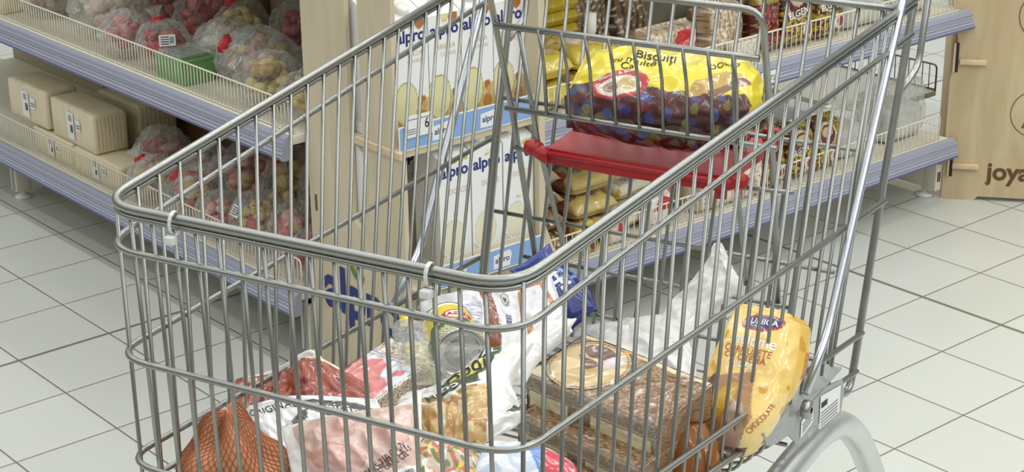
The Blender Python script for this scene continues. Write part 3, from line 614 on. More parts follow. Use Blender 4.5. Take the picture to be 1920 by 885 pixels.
# clear bags at the right end
def clearbag(s, t, z, w, h, d, label, seed, cols):
    o = SHOPT('pastry_bag', label, 'clear bag', s, t, z, 'misty clear bags at the right end of the shelves')
    mb = MB(); mb.box((.012, .012, .003), (w-.012, d-.012, h*.62), 0, .015); mb.col = None; mb.build('pastry', mat('pale_pastry', cols, .6, var=.15, vscale=25), o)
    pouch('film_bag', o, [[(0, d/2, 0), (w, d/2, 0)], [(0, d/2, h*.75), (w, d/2, h*.75)], [(-.01, d/2+.01, h), (w+.012, d/2+.01, h*1.02)]], d/2, None, [CLEARM], back=1, seal=(.01, .18), wr=.006, wf=4, seed=seed, nu=40, nv=40, pw=(6, 5), facing=(0, -1, 0))
clearbag(3.135, 2.55, YU, .16, .13, .12, 'misty clear bag beside the flowered packs on the upper right shelf', 70, (206, 206, 200))
clearbag(3.31, 2.55, YU, .16, .12, .12, 'misty clear bag at the far right end of the upper shelf', 71, (206, 208, 204))
clearbag(3.15, 2.56, YD, .14, .11, .13, 'misty clear bag left of the tall one on the lower shelf', 72, (206, 204, 200))
clearbag(3.325, 2.56, YD, .16, .135, .13, 'tall misty clear bag with reddish top at the lower shelf end', 73, (212, 196, 186))
# wafer stacks
def p_wafer(c1, c2, seed, f=9):
    def p(P):
        P.fill(P.V > -1, c1); P.fill(np.sin(P.U*f*2*PI+1.5*snoise(P.U, P.V, seed, 4, 3)) > .35, c2); P.noise((120, 90, 62), seed+2, 14, .42); P.noise((240, 236, 226), seed+1, 9, .40); return P
    return p
stand('wafer_pack', 'cream and brown wafer pack standing left of the dark red pack, upper shelf', 'wafer pack', 2.735, 2.575, YU, .105, .125, .09, p_wafer((214, 200, 172), (176, 142, 112), 80), seed=80)
stand('wafer_pack', 'wafer pack with red label patch above the biscuit bag, upper shelf', 'wafer pack', 2.555, 2.575, YU, .15, .098, .09, lambda P: p_wafer((216, 202, 176), (188, 158, 128), 82)(P).rect(.50, .30, .80, .86, (196, 40, 46)).ell(.86, .58, .07, .3, (232, 226, 220)).ell(.87, .5, .03, .1, (196, 60, 66)), seed=82)
for i, (s, lab) in enumerate(((2.50, 'brown lattice wafer pack at the back, left one, upper right shelf'), (2.62, 'brown lattice wafer pack at the back, right one, upper right shelf'))):
    stand('wafer_pack', lab, 'wafer pack', s, 2.74, YU, .11, .15, .08, p_wafer((150, 128, 100), (96, 78, 58), 84+i, 6), seed=84+i, lean=.03)
lie('wafer_pack', 'shiny clear wafer pack lying behind the top of the yellow biscuit bag', 'wafer pack', 2.47, 2.545, YU, .13, .17, .06, lambda P: P.fill(P.V > -1, (214, 202, 176)).noise((240, 240, 236), 3, 6, .12).noise((214, 186, 60), 6, 5, .35), seed=88, wr=.004)
stand('wafer_pack', 'small white packs row low behind the fence, upper right shelf', 'wafer pack', 2.755, 2.527, YU, .085, .05, .035, p_wafer((232, 228, 216), (206, 192, 168), 90, 5), seed=90)
def p_yb(P): return P.fill(P.V > -1, (206, 180, 34)).fill(np.abs(P.V-.5) < .06, (92, 76, 34)).noise((232, 216, 90), 4, 6, .35)
for i in range(6): lie('biscuit_box', 'slim yellow box in the stack beside the plywood display, %s from the shelf' % ['first', 'second', 'third', 'fourth', 'fifth', 'sixth'][i], 'box', 2.365, 2.70, YU+i*.029, .10, .14, .028, p_yb, group='stack of slim yellow boxes', seed=91+i, pw=(16, 16), seal=(.01, .01), wr=.0006, nu=24, nv=24)
o = SHOPT('divider_post', 'white plastic divider post standing between the yellow boxes and wafers', 'divider', 2.437, 2.64, YU); MB().lathe([(0, 0), (.011, 0), (.011, .11), (.013, .112), (.013, .15), (.006, .152), (0, .152)], (0, 0, 0), n=20).build('post', WHITE, o)
def p_foil(c, seed):
    return lambda P: P.fill(P.V > -1, c).noise((210, 204, 190), seed, 6, .25).noise((140, 110, 84), seed+2, 8, .4).rect(0, 0, 1, .18, (212, 190, 70)).rect(.3, .35, .9, .6, (226, 222, 212), .8)
lie('wafer_pack', 'foil wafer pack on top of the pile beside the drink cartons, upper shelf', 'wafer pack', 2.19, 2.53, YU+.06, .11, .22, .055, p_foil((196, 176, 136), 100), seed=100, wr=.004)
lie('wafer_pack', 'foil wafer pack at the bottom of the pile beside the drink cartons', 'wafer pack', 2.19, 2.53, YU, .11, .22, .058, p_foil((204, 178, 110), 101), seed=101, wr=.003)
lie('wafer_pack', 'yellow edged wafer pack with pale label seen left of the biscuit bag', 'wafer pack', 2.31, 2.53, YU, .13, .20, .062, p_foil((206, 184, 120), 103), seed=103, wr=.003)
lie('wafer_pack', 'yellow edged wafer pack on top, seen left of the biscuit bag', 'wafer pack', 2.315, 2.54, YU+.063, .12, .18, .045, p_foil((214, 186, 90), 104), seed=104, wr=.004)
# lower right
def p_yel(seed):
    return lambda P: P.fill(P.V > -1, (228, 206, 40)).rect(0, .0, 1, .30, (226, 222, 206)).noise((206, 160, 40), seed, 5, .35).rect(.1, .08, .9, .2, (140, 120, 70), .6)
for i in range(3):
    lie('biscuit_pack', 'yellow and white biscuit pack under the red child seat, %s of the pile' % ['lowest', 'middle', 'topmost'][i], 'biscuit pack', 2.475+.012*i, 2.56+.035*i, YD+.048*i, .13, .20, .046, p_yel(110+i), group='yellow biscuit packs under the child seat', seed=110+i, rz=.15, extra=lambda fn, mb, Lu, Lv: tx(fn, mb, Lu, Lv, 'COVRIGI', .5, .13, .016, 5, 0, .01))
for i in range(4):
    lie('wafer_pack', 'brown striped wafer pack left of the yellow ones, %s of its pile' % ['lowest', 'second', 'third', 'topmost'][i], 'wafer pack', 2.205, 2.56+.01*i, YD+.044*i, .11, .22, .043, [p_wafer((150, 118, 78), (110, 80, 52), 120+i, 4), p_wafer((160, 130, 90), (110, 80, 52), 120+i, 4), p_wafer((186, 160, 120), (120, 90, 60), 125, 4), lambda P: P.fill(P.V > -1, (206, 190, 160)).ell(.6, .4, .16, .12, (200, 50, 60)).ell(.3, .5, .1, .1, (200, 50, 60))][i], group='brown wafer packs beside the drink display', seed=120+i)
for i in range(3):
    lie('wafer_pack', 'crinkled foil pack with red corners and grey print, %s one' % ['bottom', 'middle', 'top'][i], 'wafer pack', 2.33+.01*i, 2.55+.02*i, YD+.046*i, .12, .2, .046, lambda P: P.fill(P.V > -1, (158, 138, 112)).noise((100, 92, 104), 130+i, 7, .2).noise((206, 170, 60), 140+i, 6, .3).rect(0, 0, .12, 1, (170, 70, 56)).rect(0, 0, 1, .2, (206, 184, 110)), group='crinkled foil packs on the lower right shelf', seed=130+i, wr=.004)
stand('wafer_pack', 'small yellow pack with dark red motif low behind the trolley rim', 'wafer pack', 2.315, 2.527, YD, .05, .06, .03, lambda P: P.fill(P.V > -1, (222, 196, 60)).ell(.6, .4, .25, .3, (120, 50, 44)), seed=145)
stand('wafer_pack', 'small white pack with red triangle low behind the trolley rim', 'wafer pack', 2.395, 2.527, YD, .05, .062, .03, lambda P: P.fill(P.V > -1, (226, 214, 196)).poly([(.3, .3), (.8, .3), (.6, .8)], (190, 40, 46)), seed=146)
stand('cookie_pack', 'clear pack of brown cookies behind the trolley rim, lower right shelf', 'cookie pack', 2.60, 2.60, YD, .075, .11, .08, lambda P: P.fill(P.V > -1, (176, 144, 104)).noise((140, 104, 70), 150, 6, .2).noise((206, 190, 160), 151, 9, .4), seed=150)
stand('wafer_pack', 'white pack with red wrap in front of the clear cookie pack', 'wafer pack', 2.515, 2.53, YD, .07, .075, .035, lambda P: P.fill(P.V > -1, (232, 226, 214)).poly([(.1, .55), (.5, .98), (.95, .75), (.9, .5)], (200, 40, 46)).noise((170, 130, 100), 152, 9, .4, m=P.V < .4), seed=152)
for i in range(6):
    s = 2.662+i*.034; red = i == 3
    stand('wafer_pack', 'narrow %s pack, %s of six left of the lower flowered packs' % ('bright red' if red else 'white and tan', ['first', 'second', 'third', 'fourth', 'fifth', 'sixth'][i]), 'wafer pack', s, 2.53, YD, .032, .095 if not red else .085, .06, (lambda P: P.fill(P.V > -1, (236, 226, 214)).rect(.12, .08, .88, .8, (206, 30, 40))) if red else (lambda P, i=i: P.fill(P.V > -1, (234, 228, 214)).noise((196, 158, 124), 160+i, 6, .3).rect(.4, .45, .6, .55, (206, 50, 50)).rect(0, 0, .14, 1, (206, 192, 168))), group='narrow packs on the lower right shelf', seed=160+i, nu=24)
# ================================================================== shopping trolley (local: l across, y from nose to handle, z up)
TR = thing('shopping_trolley', 'zinc wire shopping trolley with red child seat, full of groceries', 'shopping trolley', cart(0, 0, 0), YAW)
ZF = [.900, .854, .732, .609, .573]; ZB = [.953, .909, .706, .534, .480]      # rung heights at the nose and at y=.85
hw = lambda y: .235+.0624*y
def yback(z): return .825+.287*(z-.483)
def rung_path(k, off=0, dz=0):
    m = (ZB[k]-ZF[k])/.85; zz = ZF[k]+dz; yb = yback(zz+m*.9)
    P = [(s*(hw(y)+off), y, zz+m*max(y, 0)) for s, ys in ((-1, [yb, .45, 0-off]), (1, [0-off, .45, yb])) for y in ys]
    return fillet(P, .048, 7)
mb = MB(); mb.tube(rung_path(0, .003), .0050, 10); mb.build('rim_tube', ZINC, TR)
mb = MB(); mb.tube(rung_path(0, .0035, -.0085), .0031, 8); mb.build('rim_wire', ZINC, TR)
for k in (1, 2, 3): mb = MB(); mb.tube(rung_path(k, .005), .0036, 8); mb.build('rung', ZINC, TR)
zfl = lambda y: .540-.11*y
for s in (-1, 1):
    mb = MB(); P = [(s*(hw(y)+.004), y, ZF[4]+(ZB[4]-ZF[4])/.85*y) for y in (.02, .45, .83)]; mb.tube(P, .0034, 8); mb.build('lower_rail', ZINC, TR)
for i in range(16):
    l = -.202+i*.0273; mb = MB(); mb.tube([(l, .0, ZF[0]-.006), (l, .006, .70), (l, .010, .575), (l, .022, .551), (l, .05, zfl(.05))], .0023, 6); mb.build('nose_wire', ZINC, TR)
for s in (-1, 1):
    for i in range(24):
        y = .018+i*.0372; ln = .287*y/.93; zt = ZF[0]+(ZB[0]-ZF[0])/.85*y-.004; zb = zfl(y)+.01; yb = y-ln*(zt-zb)
        mb = MB(); mb.tube(fillet([(s*hw(y), y, zt), (s*(hw(yb)-.003), yb, zb), (s*(hw(yb)-.045), yb, zb-.012)], .022, 4), .0023, 6); mb.build('side_wire', ZINC, TR)
    # thick back edge of the side frame, with its hooked foot
    w = .0624*.0
    P = [(s*.296, 1.02, 1.14), (s*.294, .948, .911), (s*.289, .889, .702), (s*.285, .838, .50), (s*.284, .822, .452), (s*.282, .775, .470)]
    mb = MB(); mb.tube(fillet(P, .022, 5), .0052, 10); mb.build('back_edge_tube', ZINCD, TR)
    P = [(s*.299, 1.06, 1.14), (s*.297, .992, .860), (s*.293, .937, .842)]
    mb = MB(); mb.tube(fillet(P, .02, 5), .0046, 10); mb.build('handle_brace', ZINCD, TR)
    P = [(s*.297, .998, 1.11), (s*.297, .905, .970), (s*.297, .684, .600), (s*.297, .612, .545)]
    mb = MB(); mb.tube(fillet(P, .02, 5), .0058, 10); mb.build('handle_post', CHROME, TR)
    mb = MB(); s > 0 and mb.lathe([(.004, -.006), (.011, -.005), (.012, 0), (.011, .005), (.004, .006)], (s*.302, .606, .527), (1, 0, 0), 18); s > 0 and mb.build('post_eyelet', ZINCD, TR)
    mb = MB(); P = [(s*.27, .33, zfl(.33)), (s*.27, .62, zfl(.62))]
    # pressed steel bracket
    B = [(.501, .523), (.486, .546), (.529, .539), (.565, .543), (.575, .527), (.622, .521), (.671, .522), (.766, .498), (.775, .476), (.765, .447), (.66, .478), (.614, .471), (.588, .492), (.573, .505), (.532, .512)]
    if s < 0: B = [(max(y, .60), min(z-.012, .512)) for y, z in B if y > .56]
    mb = MB(); mb.prism([(s*.290, y, z) for y, z in B], (s*.0025, 0, 0), 0)
    if s > 0: mb.box((.25, .60, .515), (.2925, .76, .5175), 0)
    mb.build('side_bracket', STEEL, TR)
    if s > 0:
        f = plane_fn((.2930, 0, 0), (0, 1, 0), (0, 0, 1), .0005); m2 = MB(); f2 = plane_fn((.2930, 0, 0), (0, 1, 0), (0, 0, 1), .0010)
        m2.add([f(.680, .464), f(.757, .455), f(.757, .494), f(.680, .511)], [[0, 1, 2, 3]], 0)
        m2.add([f2(.684, .500), f2(.706, .497), f2(.706, .489), f2(.684, .492)], [[0, 1, 2, 3]], 1)
        for k in range(5): m2.add([f2(.684, .486-k*.0045), f2(.748, .478-k*.0045), f2(.748, .4765-k*.0045), f2(.684, .4845-k*.0045)], [[0, 1, 2, 3]], 2)
        m2.build('rating_label', [LABEL, INK, GREYINK], TR)
        m2 = MB(); m2.add([f(.612, .482), f(.655, .486), f(.655, .508), f(.612, .506)], [[0, 1, 2, 3]], 0)
        for k in range(3): m2.add([f2(.618, .487+k*.005), f2(.650, .491+k*.005), f2(.650, .493+k*.005), f2(.618, .489+k*.005)], [[0, 1, 2, 3]], 2)
        m2.build('barcode_label', [LABEL, INK, GREYINK], TR)
    # oval chassis tube: under the basket, arching down to the rear castor, forward to the front one
    P = [(s*.272, 1.06, .12), (s*.272, 1.02, .205), (s*.272, .958, .287), (s*.272, .903, .347), (s*.272, .836, .396), (s*.272, .764, .419), (s*.272, .698, .425), (s*.272, .60, .423), (s*.270, .44, .41), (s*.26, .24, .26), (s*.23, .09, .15), (s*.21, .03, .12)]
    mb = MB(); R = resample([tuple(p) for p in P], 50); mb.tube(R, .0190, 16); mb.build('chassis_tube', ALU, TR)
    for (x, y) in ((s*.272, 1.06), (s*.21, .02)):
        mb = MB(); mb.lathe([(.012, -.012), (.052, -.013), (.060, -.009), (.0625, 0), (.060, .009), (.052, .013), (.012, .012)], (x, y+.01, .0625), (1, 0, 0), 28, 0); wh = mb
        mb.box((x-.017, y-.02, .06), (x-.0145, y+.03, .12), 1, .001); mb.box((x+.0145, y-.02, .06), (x+.017, y+.03, .12), 1, .001); mb.box((x-.018, y-.022, .117), (x+.018, y+.032, .122), 1, .001); mb.build('castor', [RUB, STEEL], TR)
mb = MB(); mb.tube(fillet([(-.297, .998, 1.11), (-.285, 1.03, 1.15), (.285, 1.03, 1.15), (.297, .998, 1.11)], .02, 4), .013, 12); mb.build('handle_bar', RED, TR)
# basket floor grid
mb = MB()
for i in range(24):
    y = .05+i*.0325; mb.tube([(-hw(y)+.03, y, zfl(y)-.002), (hw(y)-.03, y, zfl(y)-.002)], .0019, 5)
for i in range(9):
    l = -.2+i*.05; mb.tube([(l, .03, zfl(.03)-.006), (l*1.2, .82, zfl(.82)-.006)], .0026, 6)
for i in range(4): y = .33+i*.15; mb.tube([(-.27, y, zfl(y)-.011), (.27, y, zfl(y)-.011)], .0028, 6)
mb.build('floor_grid', ZINC, TR)
# hinged back flap
fy = lambda z: .905-.26*(.957-z)
flap_bar = MB(); flap_bar.tube([(-.296, .905, .957), (.296, .905, .957)], .0048, 10); flap_bar.build('flap_bar', ZINC, TR)
for i in range(18):
    l = -.272+i*.032
    mb = MB(); mb.tube([(l, fy(.956), .956), (l*.97, fy(.47), .47)], .0027, 6); mb.build('flap_wire', ZINC, TR)
for z, w in ((.777, .262), (.505, .25), (.62, .255), (.565, .2)):
    mb = MB(); mb.tube([(-w, fy(z)+.004, z), (w, fy(z)+.004, z)], .0033, 8); mb.build('flap_rung', ZINC, TR)
# child seat
mb = MB(); mb.tube(fillet([(-.183, .812, .560), (-.187, .757, .790), (-.190, .697, .990), (.190, .697, .990), (.187, .757, .790), (.183, .812, .560)], .026, 6), .0044, 10); mb.build('seat_frame', ZINCD, TR)
for s in (-1, 1):
    mb = MB(); mb.tube([(s*.150, .709, .930), (s*.143, .746, .762), (s*.138, .806, .600), (s*.137, .81, .585)], .0036, 8); mb.build('seat_stay', ZINCD, TR)
mb = MB(); mb.tube([(-.184, .706, .928), (.184, .706, .928)], .0044, 10); mb.build('seat_rail', ZINC, TR)
mb = MB(); mb.tube([(-.180, .724, .811), (.205, .724, .811)], .0038, 10); mb.build('seat_rail', ZINC, TR)
mb = MB(); mb.tube([(-.190, .765, .742), (-.14, .752, .742)], .0034, 8); mb.build('seat_rail', ZINC, TR)
mb = MB(); mb.tube([(.14, .752, .742), (.215, .765, .742)], .0034, 8); mb.build('seat_rail', ZINC, TR)
for i in range(9):
    l = -.118+i*.0337; mb = MB(); mb.tube([(l, .703, .930), (l+.001, .716, .88), (l+.002, .721, .811)], .0024, 7); mb.build('seat_wire', ZINC, TR)
def seat_plate():
    mb = MB(); nx, ny = 40, 22; top = []; z0 = .756
    for j in range(ny+1):
        v = j/ny
        for i in range(nx+1):
            u = i/nx*2-1; y = .738+v*.185; w = .128+.012*v
            z = z0+.004*v-.006*(1-abs(u)**4)*math.sin(PI*min(1, v*1.1))+(.003*math.exp(-(v/.05)**2))
            top.append((u*w, y-.006*math.cos(u*PI/2)*(1-v), z))
    n = nx+1; q = [[j*n+i, j*n+i+1, (j+1)*n+i+1, (j+1)*n+i] for j in range(ny) for i in range(nx)]
    mb.add(top, q, 0, True); bot = [(x, y, z-(.021 if y < .75 else .012)) for x, y, z in top]; mb.add(bot, [f[::-1] for f in q], 0, True)
    m = len(top); per = [i for i in range(n)]+[j*n+nx for j in range(1, ny+1)]+[ny*n+i for i in range(nx-1, -1, -1)]+[j*n for j in range(ny-1, 0, -1)]
    mb.add([top[i] for i in per]+[bot[i] for i in per], [[i, (i+1) % len(per), len(per)+(i+1) % len(per), len(per)+i] for i in range(len(per))], 0)
    for s in (-1, 1):
        mb.tube([(s*.122, .738, .747), (s*.136, .740, .750), (s*.152, .743, .754)], [.011, .010, .008], 12); mb.lathe([(0, -.013), (.009, -.011), (.0115, 0), (.009, .011), (0, .013)], (s*.148, .743, .754), (1, 0, 0), 18)
        mb.box((s*.128-.012, .90, .75), (s*.128+.012, .915, .775), 0, .004)
    mb.tube([(-.12, .734, .752), (.12, .734, .752)], .0045, 10)
    mb.box((-.1, .86, .7585), (.1, .925, .762), 0, .001)
    mb.build('seat_plate', RED, TR)
seat_plate()
mb = MB(); mb.box((.120, .735, .728), (.134, .742, .744), 0, .001); mb.build('seat_latch', RED, TR)
# cable ties on the rim
for x, lab in ((-.142, ''), (.152, '')):
    mb = MB(); C0 = (x, -.0035, .8955); P = [(x, -.0035+.0092*math.cos(a), .8955+.0125*math.sin(a)) for a in np.linspace(0, 2*PI, 15)[:-1]]
    for a, b in zip(P, P[1:]+P[:1]):
        mb.add([(a[0]-.0022, a[1], a[2]), (a[0]+.0022, a[1], a[2]), (b[0]+.0022, b[1], b[2]), (b[0]-.0022, b[1], b[2])], [[0, 1, 2, 3]], 0)
    mb.box((x-.004, -.018, .877), (x+.007, -.010, .885), 0, .001); mb.build('cable_tie', mat('milk_white_nylon', (226, 228, 222), .35), TR)

# ================================================================== groceries in the trolley
def load(name, label, cat, base, group=None):
    b = np.array(base); o = thing(name, label, cat, cart(*b), YAW, group)
    return o, (lambda u, v, y: tuple(cy(u, v, y)-b)), (lambda u, v, z: tuple(cz(u, v, z)-b)), b
# --- netted potatoes
o, q, qz, b = load('potato_net', 'brown net bag of reddish potatoes in the nose corner of the trolley', 'net bag', cy(440, 905, .105)-np.array([0, 0, .045]))
def netbody(th, ph):
    x, y, z = math.cos(ph)*math.cos(th), math.cos(ph)*math.sin(th), math.sin(ph)
    r = 1+.10*math.sin(3*th+1)*math.cos(2.5*ph)+.06*math.sin(5*th+4*ph+2)+.05*math.sin(7*ph-2*th); pk_ = .28*max(0, z)**6
    return Vector((.064*x*r-.002, .056*y*r, .045+.066*z*(r+pk_)+.002*x))
mb = MB(); nu, nv = 64, 40; cc = []
for j in range(nv+1):
    for i in range(nu):
        th, ph = 2*PI*i/nu, -PI/2+PI*j/nv; p = netbody(th, ph); mb.v.append((p.x, p.y, max(p.z, -.03)))
        k = .5+.5*math.sin(5*th+4*ph)*math.cos(3*th-5*ph); cc.append(lin((224, 162, 118))*(1-k)+lin((206, 132, 92))*k)
for j in range(nv):
    for i in range(nu): mb.f.append([j*nu+i, j*nu+(i+1) % nu, (j+1)*nu+(i+1) % nu, (j+1)*nu+i]); mb.m.append(0); mb.sm.append(True)
mb.col = np.array(cc); mb.build('potatoes', FOOD, o)
mb = MB()
for d in (-1, 1):
    for i in range(44):
        pts = []
        for k in range(34):
            ph = -1.2+2.65*k/33; th = 2*PI*i/44+d*ph*.9; p = netbody(th, ph); c = Vector((0, 0, .045)); p = c+(p-c)*1.018; pts.append(p)
        mb.tube(pts, .00045, 4, cap=False)
mb.build('net', mat('brown_net_plastic', (158, 94, 62), .5), o)
# --- red foil pack
o, q, qz, b = load('meat_pack', 'glossy brick-red vacuum pack with cream film edge behind the white lettered bag', 'food pack', cy(575, 760, .28)-np.array([0, 0, .03]))
pouch('wrapper', o, [[q(442, 792, .21), q(520, 800, .23), q(600, 800, .25), q(712, 790, .27)], [q(440, 745, .26), q(520, 745, .28), q(610, 745, .29), q(712, 752, .30)], [q(440, 712, .30), q(520, 700, .31), q(592, 668, .33), q(705, 738, .32)]], .014, lambda P: P.fill(P.V > -1, (152, 64, 32)).fill(P.V > .93-.05*snoise(P.U, P.V, 3, 4, 3), (214, 200, 176)).rect(.12, .5, .22, .8, (208, 184, 160), .7).noise((128, 42, 26), 4, 3, .2), seal=(.04, .10), wr=.004, wf=5, seed=3, bumps=lambda U, V: .010*np.exp(-((U-.6)/.1)**2)-.004*np.exp(-((U-.45)/.05)**2))
pouch('film_edge', o, [[q(440, 722, .305), q(520, 706, .315), q(585, 674, .335), q(602, 690, .335)], [q(438, 712, .31), q(515, 692, .32), q(578, 656, .34), q(606, 672, .34)]], .003, None, [MILKY], seed=5, wr=.002, nu=40, nv=16)
# --- white bag with black lettering
o, q, qz, b = load('flour_bag', 'white plastic bag with black lettering lying over the netted potatoes', 'food bag', cy(600, 800, .2)-np.array([0, 0, .03]))
def xw(fn, mb, Lu, Lv):
    tx(fn, mb, Lu, Lv, 'ORIGINAL', .34, .83, .017, 1, .10, .0); tx(fn, mb, Lu, Lv, 'original', .76, .83, .020, 2, -.10, .01)
    for k in range(4): tx(fn, mb, Lu, Lv, 'iiiiiiiiiiiiiiiiii', .35, .42-.05*k, .006, 1, .05)
pouch('bag_film', o, [[q(560, 930, .12), q(640, 930, .12), q(760, 930, .13)], [q(482, 838, .165), q(600, 860, .16), q(770, 870, .17)], [q(440, 770, .215), q(545, 742, .235), q(705, 748, .24)]], .012, lambda P: P.fill(P.V > -1, (228, 230, 230)).ell(.76, .83, .24, .075, (50, 48, 52), -.12).ell(.76, .83, .21, .05, (90, 88, 92), -.12).poly([(.35, .66), (.55, .74), (.58, .82), (.42, .72)], (70, 68, 72)).ell(.28, .40, .12, .06, (80, 78, 84), -.3).rect(.34, .26, .5, .29, (212, 190, 70)).rect(.34, .29, .5, .31, (110, 70, 80)).noise((196, 198, 200), 5, 6, .42), wr=.0035, seed=7, extra=xw, nu=110, nv=110)
# --- sausages
o, q, qz, b = load('sausage_pack', 'frosted clear pack of pink sausages with a white text label at the trolley nose', 'sausage pack', cy(680, 840, .13)-np.array([0, 0, .03]))
def xs(fn, mb, Lu, Lv):
    for k in range(3): tx(fn, mb, Lu, Lv, ['SE 210 CIR 7V', 'FAR BUFFET A 3,5', 'EVC UNIE CEL'][k], .72, .44-.045*k, .0085, 1, .55, .004)
    tx(fn, mb, Lu, Lv, '04 / 0902', .80, .22, .009, 1, .45, .004)
def ps(P):
    P.fill(P.V > -1, (214, 196, 184)); P.fill((P.U > .14) & (P.V < .95), (212, 182, 170)); P.noise((222, 190, 176), 11, 4, .15, m=(P.U > .14))
    for u, v, r in ((.38, .42, .19), (.44, .72, .13), (.78, .66, .13)): P.ell(u, v, r, r*.75, (216, 172, 160)); P.ell(u, v, r, r*.75, (200, 150, 138), ring=.88)
    P.poly([(.45, .0), (.98, .0), (1, .40), (.62, .22)], (232, 232, 230)); return P
pouch('film_bag', o, [[q(585, 925, .075), q(690, 925, .075), q(800, 925, .09)], [q(555, 855, .11), q(680, 865, .10), q(795, 860, .12)], [q(530, 800, .15), q(640, 775, .155), q(775, 757, .165)]], .018, ps, mats=[mat('frosted_print', (255, 255, 255), .38, coat=.5, bump=.3, bscale=60, attr=True), INK], seal=(.02, .08), usel=(.10, .03), wr=.0035, wf=5, seed=12, extra=xs, nu=110, nv=110, bumps=lambda U, V: .010*np.exp(-(((U-.38)/.14)**2+((V-.42)/.16)**2))+.008*np.exp(-(((U-.78)/.1)**2+((V-.6)/.14)**2)))
pouch('film_flap', o, [[q(555, 925, .07), q(592, 925, .07)], [q(528, 802, .145), q(572, 790, .15)]], .003, None, [MILKY], seed=14, nu=20, nv=40)
pouch('film_flap', o, [[q(735, 880, .12), q(792, 900, .11)], [q(735, 765, .175), q(790, 735, .20)]], .003, None, [MILKY], seed=15, nu=30, nv=40)
# --- pack with pink patch
def slab(name, parent, A, ux, uy, uz, dims, tops, mats=None, wr=.0008, seed=1, n=70, extra=None):
    """a soft box: origin A at its front-top-left corner; ux along the front edge, uy to the back, uz up; tops = painters for top, front, right"""
    A, ux, uy, uz = [np.array(v, float) for v in (A, ux, uy, uz)]; a, d, h = dims; mb = MB(); cols = []
    faces = ((A, ux*a, uy*d, uz, tops[0]), (A-uz*h, ux*a, uz*h, -uy, tops[1]), (A-uz*h+ux*a, uy*d, uz*h, ux, tops[2]), (A-uz*h+ux*a+uy*d, -ux*a, uz*h, uy, tops[1]), (A-uz*h+uy*d, -uy*d, uz*h, -ux, tops[2]), (A-uz*h+uy*d, ux*a, -uy*d, -uz, tops[0]))
    for i, (o_, e, g, nn, pt) in enumerate(faces):
        U, V = np.meshgrid(np.linspace(0, 1, n), np.linspace(0, 1, n)); Le, Lg = np.linalg.norm(e), np.linalg.norm(g)
        k = np.minimum(np.minimum(U, 1-U)*Le, np.minimum(V, 1-V)*Lg)/.006; rnd = -.0022*np.clip(1-k, 0, 1)**2
        P = o_+U[..., None]*e+V[..., None]*g+nn*(rnd+wr*ridged(U*Le/.1, V*Lg/.1, seed+i, 2.2)*np.clip(k, 0, 1))[..., None]
        mb.add(P.reshape(-1, 3), [[r*n+c, r*n+c+1, (r+1)*n+c+1, (r+1)*n+c] for r in range(n-1) for c in range(n-1)], 0, True); cols.append(pt(Pic(U.ravel(), V.ravel(), (230, 230, 230), Le/Lg)).c)
    mb.col = np.vstack(cols)
    if extra: extra(mb, A, ux, uy, uz)
    return mb.build(name, mats or [PAINT, INK, LABEL, NAVY, REDINK, GREYINK], parent)
o, q, qz, b = load('wafer_pack', 'cream film wafer pack with a pink patch and pale blue striped label', 'wafer pack', cy(690, 735, .33)-np.array([0, 0, .02]))
A = np.array(q(612, 712, .325)); B = np.array(q(700, 752, .285)); D = np.array(q(722, 626, .42)); ux = (B-A)/np.linalg.norm(B-A); dd = D-A; uy = dd-ux*(dd @ ux); Ld = np.linalg.norm(uy); uy /= Ld; uz = np.cross(ux, uy); La = np.linalg.norm(B-A)
def pp(P):
    P.fill(P.V > -1, (226, 218, 200)); P.noise((160, 130, 104), 21, 9, .3, m=P.V > .72); P.noise((240, 236, 228), 23, 8, .3)
    P.rect(.0, .04, 1.0, .72, (216, 224, 234)); P.poly([(.02, .0), (.98, .0), (.9, .32), (.62, .36), (.55, .55), (.35, .62), (.02, .5)], (224, 132, 130)); P.noise((232, 150, 150), 22, 5, .25, m=(P.V < .4)); P.ell(.82, .50, .10, .06, (226, 120, 120), .5)
    for c, v in (((206, 150, 80), .66), ((90, 130, 200), .71), ((206, 150, 80), .75)): P.fill(np.abs(P.V-v-.08*(P.U-.5)) < .009, c)
    P.poly([(.55, .80), (.8, .86), (.75, .93), (.6, .9)], (90, 70, 60)); return P
pw_ = lambda P: P.fill(P.V > -1, (214, 202, 178)).noise((150, 118, 86), 24, 8, .1).noise((240, 236, 226), 25, 9, .35)
slab('wrapper', o, A, ux, uy, uz, (La, Ld, .035), (pp, pw_, pw_), wr=.0015, seed=20)
# --- clear pack with yellowish pieces
o, q, qz, b = load('pasta_pack', 'small clear pack of pale yellow pieces between striped pack and tin can', 'food pack', cy(785, 700, .36)-np.array([0, 0, .02]))
pouch('contents', o, [[q(765, 716, .35), q(832, 716, .35)], [q(752, 650, .40), q(815, 640, .41)]], .018, lambda P: P.fill(P.V > -1, (198, 188, 132)).noise((222, 214, 170), 31, 7, .1).noise((150, 140, 90), 32, 9, .4), seed=31, wr=.003)
pouch('film_bag', o, [[q(755, 722, .335), q(840, 722, .335)], [q(745, 650, .39), q(822, 640, .40)], [q(735, 628, .415), q(798, 612, .425)]], .022, None, [CLEARM], seed=33, wr=.006, nu=50, nv=50)
